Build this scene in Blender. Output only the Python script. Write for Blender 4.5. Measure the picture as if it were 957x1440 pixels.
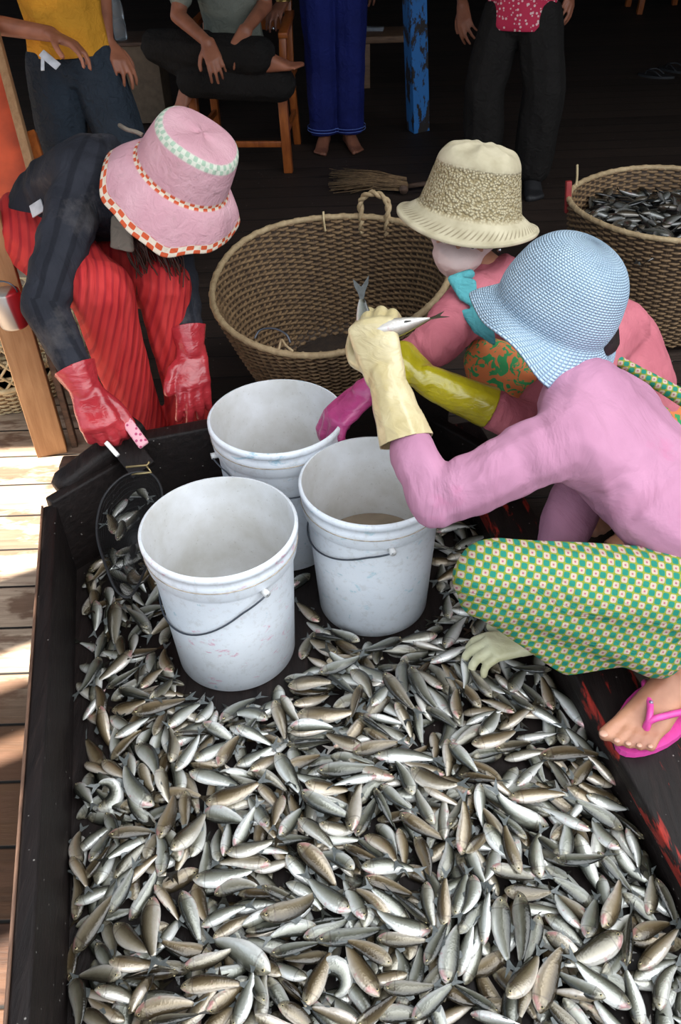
import bpy, bmesh, math, random
import numpy as np
from mathutils import Vector, Matrix, noise
R_ = math.radians
random.seed(7); rng = np.random.default_rng(11)
scn = bpy.context.scene
C = scn.collection
for o in list(bpy.data.objects): bpy.data.objects.remove(o)

# ------------------------------------------------------------------ camera, sky, sun, exposure
FPX = 1200.0; PITCH = R_(40); ROLL = R_(2)
CAM = Vector((0, 0, 1.5))
_f = Vector((0, math.cos(PITCH), -math.sin(PITCH))); _u0 = Vector((0, math.sin(PITCH), math.cos(PITCH))); _r0 = Vector((1, 0, 0))
_r = _r0*math.cos(ROLL) - _u0*math.sin(ROLL); _u = _u0*math.cos(ROLL) + _r0*math.sin(ROLL)
cd = bpy.data.cameras.new('camera'); cam = bpy.data.objects.new('camera', cd); C.objects.link(cam)
cd.sensor_fit = 'VERTICAL'; cd.sensor_height = 24.0; cd.lens = 24.0*FPX/1440.0; cd.clip_start = .05; cd.clip_end = 100
cam.matrix_world = Matrix(((_r.x, _u.x, -_f.x, CAM.x), (_r.y, _u.y, -_f.y, CAM.y), (_r.z, _u.z, -_f.z, CAM.z), (0, 0, 0, 1)))
scn.camera = cam
scn.view_settings.view_transform = 'Standard'
try: scn.view_settings.look = 'None'
except Exception: pass
scn.view_settings.gamma = 1.0; scn.view_settings.use_curve_mapping = False
scn.view_settings.exposure = 0.0
world = bpy.data.worlds.new('sky'); scn.world = world; world.use_nodes = True
bgn = world.node_tree.nodes['Background']
_wt = world.node_tree; _tc = _wt.nodes.new('ShaderNodeTexCoord'); _dp = _wt.nodes.new('ShaderNodeVectorMath'); _dp.operation = 'DOT_PRODUCT'
_wt.links.new(_tc.outputs['Generated'], _dp.inputs[0]); _dp.inputs[1].default_value = Vector((.22, -.30, .90)).normalized()
_rp = _wt.nodes.new('ShaderNodeValToRGB'); _wt.links.new(_dp.outputs['Value'], _rp.inputs[0])
_rp.color_ramp.elements[0].position = .0; _rp.color_ramp.elements[0].color = (.09, .11, .13, 1)
_rp.color_ramp.elements[1].position = .95; _rp.color_ramp.elements[1].color = (.93, .97, 1.0, 1)
_e = _rp.color_ramp.elements.new(.45); _e.color = (.19, .23, .28, 1)
_wt.links.new(_rp.outputs[0], bgn.inputs[0]); bgn.inputs[1].default_value = 4.6          # bright overcast overhead, duller towards the horizon
sl = bpy.data.lights.new('sun', 'SUN'); so = bpy.data.objects.new('sun', sl); C.objects.link(so)
sl.energy = 26.0; sl.angle = R_(0.6); sl.color = (1.0, .93, .82)
SUN_DIR = Vector((math.cos(R_(58)), 0.06, -math.sin(R_(58)))).normalized()      # from the left, going right and down
so.rotation_euler = SUN_DIR.to_track_quat('-Z', 'Y').to_euler()

def W(px, py, d): return CAM + d*(_f + (px-478.5)/FPX*_r - (py-720)/FPX*_u)
def WZ(px, py, z):
    v = _f + (px-478.5)/FPX*_r - (py-720)/FPX*_u
    return CAM + v*((z-CAM.z)/v.z)
def IV(dx, dy, dz=0): return (_r*dx + _u*dy - _f*dz).normalized()      # image-plane direction, dz towards the lens

# ------------------------------------------------------------------ materials
def S(v):                                                               # srgb -> linear
    return tuple(((c/12.92) if c <= .04045 else ((c+.055)/1.055)**2.4) for c in v)
def H(hexs): return S(tuple(int(hexs[i:i+2], 16)/255 for i in (0, 2, 4)))
class NT:
    def __init__(s, name):
        s.m = bpy.data.materials.new(name); s.m.use_nodes = True; s.t = s.m.node_tree; s.b = s.t.nodes['Principled BSDF']
    def n(s, typ, **kw):
        nd = s.t.nodes.new(typ)
        for k, v in kw.items():
            if k.startswith('_'): setattr(nd, k[1:], v)
            else:
                kk = int(k[1:]) if k[0] == 'i' and k[1:].isdigit() else k.replace('__', ' ')
                if hasattr(v, 'is_output') or isinstance(v, bpy.types.NodeSocket): s.t.links.new(v, nd.inputs[kk])
                else: nd.inputs[kk].default_value = v
        return nd
    def link(s, a, b): s.t.links.new(a, b)
    def obj(s): return s.n('ShaderNodeTexCoord').outputs['Object']
    def attr(s, name): return s.n('ShaderNodeAttribute', _attribute_name=name)
    def mapping(s, vec, scale=(1, 1, 1), rot=(0, 0, 0), loc=(0, 0, 0)):
        return s.n('ShaderNodeMapping', Vector=vec, Scale=scale, Rotation=rot, Location=loc).outputs[0]
    def noise(s, vec, scale, detail=3, rough=.5, dist=0):
        return s.n('ShaderNodeTexNoise', Vector=vec, Scale=scale, Detail=detail, Roughness=rough, Distortion=dist).outputs['Fac']
    def ramp(s, fac, stops, interp='LINEAR'):
        nd = s.n('ShaderNodeValToRGB', Fac=fac); cr = nd.color_ramp; cr.interpolation = interp
        while len(cr.elements) < len(stops): cr.elements.new(.5)
        for e, (p, c) in zip(cr.elements, stops): e.position = p; e.color = (*c, 1) if len(c) == 3 else c
        return nd.outputs[0]
    def mix(s, fac, a, b, blend='MIX'):
        nd = s.n('ShaderNodeMix', _data_type='RGBA', _blend_type=blend)
        for i, v in ((0, fac), (6, a), (7, b)):
            if isinstance(v, bpy.types.NodeSocket): s.link(v, nd.inputs[i])
            else: nd.inputs[i].default_value = v if i == 0 else ((*v, 1) if len(v) == 3 else v)
        return nd.outputs[2]
    def math(s, op, a, b=0.0, c=0.0):
        nd = s.n('ShaderNodeMath', _operation=op)
        for i, v in enumerate((a, b, c)):
            if isinstance(v, bpy.types.NodeSocket): s.link(v, nd.inputs[i])
            else: nd.inputs[i].default_value = v
        return nd.outputs[0]
    def sep(s, v): return s.n('ShaderNodeSeparateXYZ', Vector=v).outputs
    def bump(s, h, strength=.3, dist=.01):
        nd = s.n('ShaderNodeBump', Height=h, Strength=strength, Distance=dist); s.link(nd.outputs[0], s.b.inputs['Normal'])
    def set(s, **kw):
        for k, v in kw.items():
            inp = s.b.inputs[k.replace('__', ' ')]
            if isinstance(v, bpy.types.NodeSocket): s.link(v, inp)
            else: inp.default_value = (*v, 1) if isinstance(v, tuple) and len(v) == 3 and inp.type == 'RGBA' else v
        return s
def plain(name, col, rough=.6, metal=0.0, nz=.12, ns=30, bump=.15, bs=120, bd=.002):
    t = NT(name); o = t.obj(); f = t.noise(o, ns, 4)
    dark = tuple(c*(1-nz*2) for c in col); lite = tuple(min(1, c*(1+nz)) for c in col)
    t.set(Base__Color=t.ramp(f, [(.3, dark), (.7, lite)]), Roughness=rough, Metallic=metal)
    if bump: t.bump(t.noise(o, bs, 3), bump, bd)
    return t.m
def cloth(name, col, rough=.85, nz=.1, fold=.5, fs=(9, 9, 9), weave=900, dirt=None, spec=.2):
    t = NT(name); o = t.obj(); f = t.noise(o, 7, 4)
    base = t.ramp(f, [(.3, tuple(c*(1-nz*1.6) for c in col)), (.7, tuple(min(1, c*(1+nz)) for c in col))])
    if dirt: base = t.mix(t.math('MULTIPLY', t.ramp(t.noise(o, 11, 5, .6), [(.56, (0, 0, 0)), (.66, (1, 1, 1))]), .45), base, dirt)
    t.set(Base__Color=base, Roughness=rough, Specular__IOR__Level=spec)
    h = t.math('ADD', t.math('MULTIPLY', t.noise(t.mapping(o, fs), 3.5, 3, .5, 1.2), 1.0), t.math('MULTIPLY', t.noise(o, weave, 1), .02))
    t.bump(h, fold, .02)
    return t.m
def wood(name, dark, light, scale=(2, 30, 30), rough=.6, bump=.3, wet=0):
    t = NT(name); o = t.obj(); v = t.mapping(o, scale)
    f = t.noise(v, 3, 6, .65, .6); g = t.noise(o, 6, 3)
    c = t.ramp(f, [(.3, dark), (.72, light)])
    c = t.mix(t.math('MULTIPLY', g, .5), c, tuple(x*.55 for x in dark))
    t.set(Base__Color=c, Roughness=rough); t.bump(f, bump, .006)
    return t.m

def glove_mat(name, col, col2, rough=.28):
    t = NT(name); o = t.obj(); f = t.noise(o, 16, 4)
    t.set(Base__Color=t.ramp(f, [(.3, col2), (.68, col)]), Roughness=rough, Coat__Weight=.35, Coat__Roughness=.15, Subsurface__Weight=.0)
    t.bump(t.math('ADD', t.noise(t.mapping(o, (1, 1, 2.2)), 26, 3, .5, 1.0), t.math('MULTIPLY', t.noise(o, 300, 1), .04)), .5, .008)
    return t.m
def skin_mat(name, a, b):
    t = NT(name); o = t.obj()
    t.set(Base__Color=t.ramp(t.noise(o, 14, 4), [(.3, b), (.7, a)]), Roughness=.5, Subsurface__Weight=.06, Subsurface__Radius=(.01, .004, .002))
    t.bump(t.noise(o, 120, 3), .25, .002); return t.m

M = {}
M['skin'] = skin_mat('tanned skin', H('c08a6c'), H('9a6650'))
M['skin_dark'] = skin_mat('brown skin', H('8d5a44'), H('6e4434'))
M['skin_arm'] = skin_mat('warm brown skin', H('a86a4e'), H('84503a'))
M['nail'] = plain('nail', H('c4947e'), .35, 0, .03, 30, 0)
M['hair'] = plain('dark hair', H('241a18'), .5, 0, .3, 80, .5, 400, .002)

# wood / floor
def floor_mat():
    t = NT('weathered deck planks'); o = t.obj(); sx = t.sep(o)
    pw = .14
    row = t.math('DIVIDE', sx[1], pw); fr = t.math('FRACT', row); idx = t.math('FLOOR', row)
    rnd = t.n('ShaderNodeTexWhiteNoise', _noise_dimensions='1D', W=idx).outputs[0]
    v = t.n('ShaderNodeCombineXYZ', X=t.math('ADD', t.math('MULTIPLY', sx[0], 2.0), t.math('MULTIPLY', rnd, 37)), Y=t.math('MULTIPLY', sx[1], 26), Z=0.0).outputs[0]
    grain = t.noise(v, 2.4, 6, .7, .5)
    blot = t.noise(t.mapping(o, (2.5, 7, 1)), 1.6, 5, .6)
    outd = t.ramp(grain, [(.25, H('7a6a5c')), (.55, H('b3a08c')), (.8, H('d0bea8'))])
    outd = t.mix(t.ramp(t.math('ADD', t.math('MULTIPLY', t.math('SUBTRACT', 1.33, sx[1]), 3.0), t.math('MULTIPLY', blot, .5)), [(.2, (0, 0, 0)), (.9, (1, 1, 1))]), outd, t.ramp(grain, [(.25, H('1f1511')), (.8, H('523626'))]))  # front planks darkened: damp wood plus shade put into the colour
    outd = t.mix(t.math('MULTIPLY', rnd, .4), outd, H('7a5a40'))
    wetm = t.ramp(blot, [(.5, (0, 0, 0)), (.56, (1, 1, 1))])
    outd = t.mix(t.math('MULTIPLY', wetm, .75), outd, H('5b4030'))
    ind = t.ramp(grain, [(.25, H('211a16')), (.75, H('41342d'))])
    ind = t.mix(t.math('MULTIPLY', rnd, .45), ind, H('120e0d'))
    # light put into the colour: planks paler on the sunny side, darker inside
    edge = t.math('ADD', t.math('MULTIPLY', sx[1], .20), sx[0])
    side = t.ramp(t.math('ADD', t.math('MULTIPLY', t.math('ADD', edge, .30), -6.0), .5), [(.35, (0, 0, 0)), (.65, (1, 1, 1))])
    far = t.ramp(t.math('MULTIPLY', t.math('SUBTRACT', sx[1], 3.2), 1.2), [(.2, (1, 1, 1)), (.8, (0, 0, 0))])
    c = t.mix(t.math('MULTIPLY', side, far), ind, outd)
    gap = t.ramp(t.math('ABSOLUTE', t.math('SUBTRACT', fr, .5)), [(.465, (0, 0, 0)), (.485, (1, 1, 1))])
    c = t.mix(gap, c, (.006, .005, .004))
    speck = t.ramp(t.n('ShaderNodeTexVoronoi', Vector=o, Scale=30.0).outputs['Distance'], [(.05, (1, 1, 1)), (.09, (0, 0, 0))])
    c = t.mix(t.math('MULTIPLY', speck, t.ramp(t.noise(o, 3), [(.52, (0, 0, 0)), (.6, (.5, .5, .5))])), c, H('b0a8a0'))
    t.set(Base__Color=c, Roughness=t.math('ADD', t.math('MULTIPLY', grain, .3), .5), Specular__IOR__Level=.25)
    t.bump(t.math('SUBTRACT', grain, t.math('MULTIPLY', gap, 3.0)), .35, .006)
    return t.m
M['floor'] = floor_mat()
M['tray'] = None
def tray_mat(name, red):
    t = NT(name); o = t.obj()
    f = t.noise(t.mapping(o, (25, 3, 25)), 3, 6, .7, .4)
    c = t.ramp(f, [(.3, H('0f0a09')), (.6, H('1d1513')), (.85, H('362823'))])
    if red:
        rx = t.sep(t.mapping(o, rot=(0, 0, R_(-11.3))))                   # across the plank, along the plank
        wv = t.math('ABSOLUTE', t.math('SUBTRACT', t.math('FRACT', t.math('ADD', t.math('MULTIPLY', rx[0], 19.0), t.math('MULTIPLY', t.noise(o, 5, 2), .35))), .5))
        m = t.math('MULTIPLY', t.ramp(wv, [(.10, (1, 1, 1)), (.15, (0, 0, 0))]), t.ramp(t.noise(t.mapping(o, (18, 3.0, 8), loc=(.3, .37, 0)), 1.7, 5, .7, .3), [(.50, (0, 0, 0)), (.55, (1, 1, 1))]))
        c = t.mix(m, c, t.ramp(f, [(.3, H('5e1712')), (.7, H('b3362b'))]))
    sp = t.ramp(t.n('ShaderNodeTexVoronoi', Vector=o, Scale=42.0).outputs['Distance'], [(.04, (1, 1, 1)), (.08, (0, 0, 0))])
    c = t.mix(t.math('MULTIPLY', sp, .6), c, H('a9a39c'))
    t.set(Base__Color=c, Roughness=t.math('ADD', t.math('MULTIPLY', f, .35), .38), Specular__IOR__Level=.3); t.bump(f, .5, .006)
    return t.m
M['tray'] = tray_mat('wet blackened wood', False); M['tray_red'] = tray_mat('wet dark wood with red paint remains', True)
M['tray_edge'] = wood('worn plank edge', H('4a3328'), H('8d6a54'), (30, 2, 30), .6)
M['post'] = wood('sawn timber', H('946a44'), H('ba9066'), (20, 20, 2), .7, .15)
M['chair_wood'] = wood('varnished orange wood', H('7a3a16'), H('b5662c'), (12, 12, 2), .35, .1)
M['old_wood'] = wood('old brown wood', H('3a2a20'), H('6e5240'), (3, 20, 20), .7)
M['dark_wood'] = wood('dark wood of unseen roof and walls', H('120d0b'), H('2a201b'), (3, 20, 20), .8)

# bucket
def bucket_mat(name, stain, seed, sc=1.0):
    t = NT(name); o = t.obj(); v = t.mapping(o, (1, 1, 1), loc=(seed, seed*1.7, 0))
    c = t.ramp(t.noise(v, 5, 4), [(.3, H('dadfe6')), (.7, H('eef1f5'))])
    z = t.sep(o)[2]
    grime = t.math('MULTIPLY', t.ramp(t.noise(v, 60, 4, .7), [(.52, (0, 0, 0)), (.66, (1, 1, 1))]), .22)
    c = t.mix(grime, c, H('9d9384'))
    sm = t.ramp(t.noise(t.mapping(v, (9, 9, 20)), 1.6, 5, .7, .8), [(.60, (0, 0, 0)), (.66, (1, 1, 1))])
    c = t.mix(t.math('MULTIPLY', sm, .5*sc), c, stain)
    s2 = t.ramp(t.noise(t.mapping(v, (22, 22, 12), loc=(4, 2, 9)), 2.2, 3, .6), [(.68, (0, 0, 0)), (.73, (1, 1, 1))])
    c = t.mix(t.math('MULTIPLY', s2, .5), c, H('7fb4c0'))
    t.set(Base__Color=c, Roughness=.38); t.bump(t.noise(v, 90, 3), .08, .002)
    return t.m
def bucket_in():
    t = NT('bucket inside'); o = t.obj()
    c = t.ramp(t.noise(o, 7, 5, .6), [(.3, H('c2bfb8')), (.7, H('e6e7ea'))])
    sp = t.ramp(t.noise(o, 120, 3, .7), [(.62, (0, 0, 0)), (.7, (1, 1, 1))])
    c = t.mix(t.math('MULTIPLY', sp, .3), c, H('8f8778'))
    t.set(Base__Color=c, Roughness=.35); return t.m
M['bin'] = bucket_in()
M['grime'] = plain('bucket rim grime', H('b3a593'), .6, 0, .25, 60, .1)
M['wire'] = plain('galvanised wire', H('5c6068'), .35, .8, .1)
M['water'] = plain('murky fish water', H('8a7a68'), .08, 0, .1, 20, .1, 60)
def weave_mat(name, a, b):
    t = NT(name); o = t.obj()
    f = t.noise(o, 45, 4, .7); g = t.noise(o, 6, 3)
    c = t.ramp(f, [(.25, a), (.75, b)]); c = t.mix(t.math('MULTIPLY', g, .5), c, tuple(x*.6 for x in a))
    t.set(Base__Color=c, Roughness=.7); t.bump(t.noise(o, 220, 3), .4, .002); return t.m
M['wicker'] = weave_mat('brown rattan weave', H('4c3623'), H('a08059'))
M['wicker_shell'] = weave_mat('rattan backing', H('2a1d14'), H('4e3a28'))
M['wicker_rim'] = weave_mat('pale rattan rim', H('8e7553'), H('cdb48c'))
M['wicker_pale'] = weave_mat('pale cane', H('b39a70'), H('e6d2a8'))  # paler tone of rattan
M['red_paint'] = plain('faded red paint', H('8e2a28'), .6)
M['blue_paint'] = None
def peel():
    t = NT('peeling blue paint'); o = t.obj()
    m = t.ramp(t.noise(t.mapping(o, (10, 10, 4)), 1.6, 5, .7, .3), [(.5, (0, 0, 0)), (.54, (1, 1, 1))])
    c = t.mix(m, H('2f74b8'), H('2c2420')); t.set(Base__Color=c, Roughness=.6); return t.m
M['blue_paint'] = peel()

def fish_mat(nm='silver fish skin', dark=0.0):
    t = NT(nm); a = t.attr('fc'); s = t.sep(a.outputs['Vector'])   # x: along, y: back(+)/belly(-), z: tint
    o = t.obj(); rnd = t.n('ShaderNodeObjectInfo').outputs['Random']
    tint = t.math('FRACT', t.math('ADD', s[2], rnd))
    nz = t.noise(o, 90, 3)
    k = t.math('ADD', t.math('MULTIPLY', s[1], .5), .5)
    k = t.math('ADD', k, t.math('MULTIPLY', t.math('SUBTRACT', nz, .5), .14))
    c1 = t.ramp(k, [(0, H('efeeea')), (.15, H('d2d3ce')), (.36, H('9fa096')), (.60, H('6b6b5e')), (.82, H('32332c')), (1, H('1a1b18'))])
    c2 = t.ramp(k, [(0, H('e2d8cc')), (.15, H('b0a28e')), (.38, H('87775c')), (.64, H('544630')), (1, H('1f1a13'))])
    c = t.mix(t.ramp(tint, [(.45, (0, 0, 0)), (.8, (1, 1, 1))]), c1, c2)
    head = t.ramp(s[0], [(.17, (1, 1, 1)), (.21, (0, 0, 0))])
    c = t.mix(t.math('MULTIPLY', head, .35), c, t.ramp(t.noise(o, 160, 3), [(.35, H('4b4434')), (.65, H('c2b79c'))]))
    gill = t.ramp(t.math('ABSOLUTE', t.math('SUBTRACT', s[0], .215)), [(.0, (1, 1, 1)), (.018, (0, 0, 0))])
    c = t.mix(t.math('MULTIPLY', gill, .5), c, H('4a3a34'))
    pk = t.math('MULTIPLY', t.ramp(t.noise(o, 42, 3, .6), [(.63, (0, 0, 0)), (.70, (1, 1, 1))]), t.ramp(k, [(.1, (.6, .6, .6)), (.6, (0, 0, 0))]))
    c = t.mix(pk, c, H('c5707a'))
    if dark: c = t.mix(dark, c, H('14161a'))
    sc = t.n('ShaderNodeTexVoronoi', Vector=t.mapping(o, (1, 1, 1)), Scale=330.0).outputs['Distance']
    t.set(Base__Color=c, Roughness=.25, Metallic=.3, Specular__IOR__Level=.7, Coat__Weight=.4, Coat__Roughness=.15)
    t.bump(sc, .22, .0015); return t.m
M['fish'] = fish_mat(); M['fish_shaded'] = fish_mat('shade-toned fish skin', .72)  # second one is the same skin with shade put into its colour
M['fin'] = plain('translucent grey fin', H('5d6160'), .35, 0, .2, 150, .4, 500, .001)
M['eye'] = plain('fish eye', H('101010'), .1, 0, 0, 30, 0)
M['eye_ring'] = plain('fish eye ring', H('c9b98a'), .3, .2, 0, 30, 0)

# ------------------------------------------------------------------ object helpers
def link_mesh(name, me, mat=None, parent=None, smooth=True):
    o = bpy.data.objects.new(name, me); C.objects.link(o)
    if mat:
        if isinstance(mat, (list, tuple)):
            for m in mat: me.materials.append(m)
        else: me.materials.append(mat)
    if parent: o.parent = parent; o.matrix_parent_inverse = Matrix.Identity(4)
    if smooth: me.shade_smooth()
    return o
def obj(name, bm, mat=None, parent=None, smooth=True):
    me = bpy.data.meshes.new(name); bm.to_mesh(me); bm.free()
    return link_mesh(name, me, mat, parent, smooth)
def rebase(root):                                                      # children were built in world space
    inv = root.matrix_basis.inverted()
    for ch in root.children:
        if ch.type == 'MESH' and not ch.get('_rb'):
            ch.data.transform(inv); ch['_rb'] = 1
            def deep(x):
                for g in x.children:
                    if not g.get('_rb'): g.data.transform(inv); g['_rb'] = 1
                    deep(g)
            deep(ch)
def clean_flags():
    for o in bpy.data.objects:
        if '_rb' in o: del o['_rb']
def tag(o, label, cat, group=None, kind=None):
    o['label'] = label; o['category'] = cat
    if group: o['group'] = group
    if kind: o['kind'] = kind
    return o
def thing(name, label, cat, loc=(0, 0, 0), group=None):
    o = bpy.data.objects.new(name, None); C.objects.link(o); o.location = loc; o.empty_display_size = .05
    return tag(o, label, cat, group)
def struct(name, bm, mat, smooth=False):
    o = obj(name, bm, mat, None, smooth); o['kind'] = 'structure'; return o

def box(bm, c, size, rot=None, bevel=.0):
    m = Matrix.Translation(Vector(c)) @ (rot.to_4x4() if rot else Matrix.Identity(4)) @ Matrix.Diagonal((*size, 1))
    r = bmesh.ops.create_cube(bm, size=1, matrix=m)
    if bevel:
        vs = set(r['verts']); es = [e for e in bm.edges if e.verts[0] in vs and e.verts[1] in vs]
        bmesh.ops.bevel(bm, geom=es, offset=bevel, segments=2, affect='EDGES', profile=.6)
def prism(bm, a, b, w, h, up=Vector((0, 0, 1)), bevel=.003):            # a board from a to b, w wide, h thick along up
    a = Vector(a); b = Vector(b); x = (b-a); L = x.length; x.normalize(); up = Vector(up)
    y = up.cross(x).normalized(); z = x.cross(y).normalized()
    m = Matrix((x, y, z)).transposed()
    box(bm, (a+b)/2, (L, w, h), m, bevel)
def frame_for(d, ref=Vector((0, 0, 1))):
    d = d.normalized()
    if abs(d.dot(ref)) > .95: ref = Vector((0, 1, 0)) if abs(d.y) < .9 else Vector((1, 0, 0))
    a = ref.cross(d).normalized(); return a, d.cross(a).normalized()
def catmull(pts, n=8, closed=False):
    P = [Vector(p) for p in pts]; out = []
    N = len(P); rngi = range(N if closed else N-1)
    for i in rngi:
        g = lambda k: P[k % N] if closed else P[min(max(k, 0), N-1)]
        p0, p1, p2, p3 = g(i-1), g(i), g(i+1), g(i+2)
        for j in range(n):
            t = j/n
            out.append(.5*((2*p1)+(-p0+p2)*t+(2*p0-5*p1+4*p2-p3)*t*t+(-p0+3*p1-3*p2+p3)*t**3))
    if not closed: out.append(P[-1].copy())
    return out
def tube(bm, pts, r, sides=8, closed=False, caps=True):
    P = [Vector(p) for p in pts]; N = len(P)
    rs = r if isinstance(r, (list, tuple)) else [r]*N
    d0 = (P[1]-P[0]).normalized(); a, b = frame_for(d0); rings = []
    for i, p in enumerate(P):
        d = (P[(i+1) % N]-P[i-1]) if closed else (P[min(i+1, N-1)]-P[max(i-1, 0)])
        if d.length < 1e-9: d = d0
        d.normalize(); a = (a - d*a.dot(d))
        if a.length < 1e-6: a, _ = frame_for(d)
        a.normalize(); b = d.cross(a)
        rings.append([bm.verts.new(p+(a*math.cos(t)+b*math.sin(t))*rs[i]) for t in [2*math.pi*k/sides for k in range(sides)]])
    for i in range(N if closed else N-1):
        A, B = rings[i], rings[(i+1) % N]
        for k in range(sides): bm.faces.new((A[k], A[(k+1) % sides], B[(k+1) % sides], B[k]))
    if caps and not closed:
        bm.faces.new(rings[0][::-1]); bm.faces.new(rings[-1])
def lathe(bm, prof, mat4=None, seg=64, wob=None, mi=None, closed_ends=False):
    """prof: list of (r, z); mat4: local -> world"""
    mat4 = mat4 or Matrix.Identity(4); rings = []
    for j, (r, z) in enumerate(prof):
        ring = []
        for k in range(seg):
            t = 2*math.pi*k/seg; rr, zz = r, z
            if wob: rr, zz = wob(j, t, r, z)
            ring.append(bm.verts.new(mat4 @ Vector((rr*math.cos(t), rr*math.sin(t), zz))))
        rings.append(ring)
    fs = []
    for j in range(len(prof)-1):
        for k in range(seg):
            f = bm.faces.new((rings[j][k], rings[j][(k+1) % seg], rings[j+1][(k+1) % seg], rings[j+1][k]))
            if mi: f.material_index = mi(j)
            fs.append(f)
    return rings

# --- fused organic surfaces: convex hulls of balls, voxel-merged into one skin
_ico = None
def ico_pts():
    global _ico
    if _ico is None:
        b = bmesh.new(); bmesh.ops.create_icosphere(b, subdivisions=2, radius=1); _ico = [v.co.copy() for v in b.verts]; b.free()
    return _ico
def hull_into(bm, balls):
    nv = []
    for bl in balls:
        p, r = Vector(bl[0]), bl[1]
        if len(bl) > 2:
            fr = bl[2]                                                 # (x,y,z) axes with r=(rx,ry,rz)
            for c in ico_pts(): nv.append(bm.verts.new(p + fr[0]*c.x*r[0] + fr[1]*c.y*r[1] + fr[2]*c.z*r[2]))
        else:
            for c in ico_pts(): nv.append(bm.verts.new(p + c*r))
    res = bmesh.ops.convex_hull(bm, input=nv, use_existing_faces=False)
    dead = [g for g in res['geom_interior'] if isinstance(g, bmesh.types.BMVert)] + [g for g in res['geom_unused'] if isinstance(g, bmesh.types.BMVert)]
    bmesh.ops.delete(bm, geom=list(set(dead)), context='VERTS')
def chain(*balls): return [[balls[i], balls[i+1]] for i in range(len(balls)-1)]
def fuse_mesh(groups, voxel=.006, smooth=6, name='m'):
    tot = bmesh.new()
    for g in groups:
        b = bmesh.new(); hull_into(b, g); me = bpy.data.meshes.new('t'); b.to_mesh(me); b.free(); tot.from_mesh(me); bpy.data.meshes.remove(me)
    me = bpy.data.meshes.new('t'); tot.to_mesh(me); tot.free()
    o = bpy.data.objects.new('t', me); C.objects.link(o)
    m = o.modifiers.new('r', 'REMESH'); m.mode = 'VOXEL'; m.voxel_size = voxel; m.use_smooth_shade = True
    s = o.modifiers.new('s', 'SMOOTH'); s.iterations = smooth; s.factor = .5
    dg = bpy.context.evaluated_depsgraph_get(); dg.update()
    out = bpy.data.meshes.new_from_object(o.evaluated_get(dg)); out.name = name
    bpy.data.objects.remove(o); bpy.data.meshes.remove(me)
    return out
def arrays(me):
    n = len(me.vertices); co = np.empty(n*3); me.vertices.foreach_get('co', co); co = co.reshape(n, 3)
    no = np.empty(n*3); me.vertices.foreach_get('normal', no); return co, no.reshape(n, 3)
def cyl_coords(me, skel, to=None):
    """per-vertex (along, around, r) against the nearest bone of skel [(a, b)]"""
    co, _ = arrays(me); n = len(co)
    best = np.full(n, 1e9); out = np.zeros((n, 3)); acc = 0
    for a, b in skel:
        a = Vector(a); b = Vector(b); d = (b-a); L = d.length; d.normalize()
        ref = (CAM-(a+b)/2); ref = ref - d*ref.dot(d); ref.normalize(); sd = d.cross(ref)
        av = np.array(a); dv = np.array(d)
        t = (co-av) @ dv; tc = np.clip(t, 0, L); q = av + tc[:, None]*dv
        dist = np.linalg.norm(co-q, axis=1); rel = co-av-t[:, None]*dv
        ang = np.arctan2(rel @ np.array(sd), rel @ np.array(ref))
        m = dist < best
        best[m] = dist[m]; out[m, 0] = acc+t[m]; out[m, 1] = ang[m]*.08; out[m, 2] = dist[m]
        acc += L
    return out
def store(me, name, arr):
    a = me.attributes.new(name, 'FLOAT_VECTOR', 'POINT'); a.data.foreach_set('vector', np.ascontiguousarray(arr, dtype=np.float32).ravel())
def folds(me, cyl, amp, fa, fr, seed=0, sharp=1.0):
    co, no = arrays(me)
    d = np.array([noise.noise(Vector((c[0]*fa+seed, c[1]*fr, seed*.7+c[2]*2))) for c in cyl])
    ne = len(me.edges); ed = np.empty(ne*2, dtype=np.int64); me.edges.foreach_get('vertices', ed); ed = ed.reshape(ne, 2)
    deg = np.bincount(ed.ravel(), minlength=len(co)).astype(float); deg[deg == 0] = 1
    for _ in range(7 if fa < 50 else 3):                                # no creases where two bones meet
        acc = np.bincount(ed[:, 0], weights=d[ed[:, 1]], minlength=len(co)) + np.bincount(ed[:, 1], weights=d[ed[:, 0]], minlength=len(co))
        d = .4*d + .6*acc/deg
    out = co + no*(d*amp*1.3)[:, None]
    me.vertices.foreach_set('co', out.ravel()); me.update()
def fused(name, groups, mat, parent=None, voxel=.006, smooth=6, skel=None, fold=None, fold2=None, cut=None):
    me = fuse_mesh(groups, voxel, smooth, name)
    if cut:                                                             # open the garment: (point, normal) planes, the side along the normal goes
        b = bmesh.new(); b.from_mesh(me)
        for p, nrm in cut:
            bmesh.ops.bisect_plane(b, geom=b.verts[:]+b.edges[:]+b.faces[:], plane_co=p, plane_no=nrm, clear_outer=True)
        b.to_mesh(me); b.free()
    if skel:
        cy = cyl_coords(me, skel); store(me, 'cyl', cy)
        if fold: folds(me, cy, *fold)
        if fold2: folds(me, cy, *fold2)
    return link_mesh(name, me, mat, parent)

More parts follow.
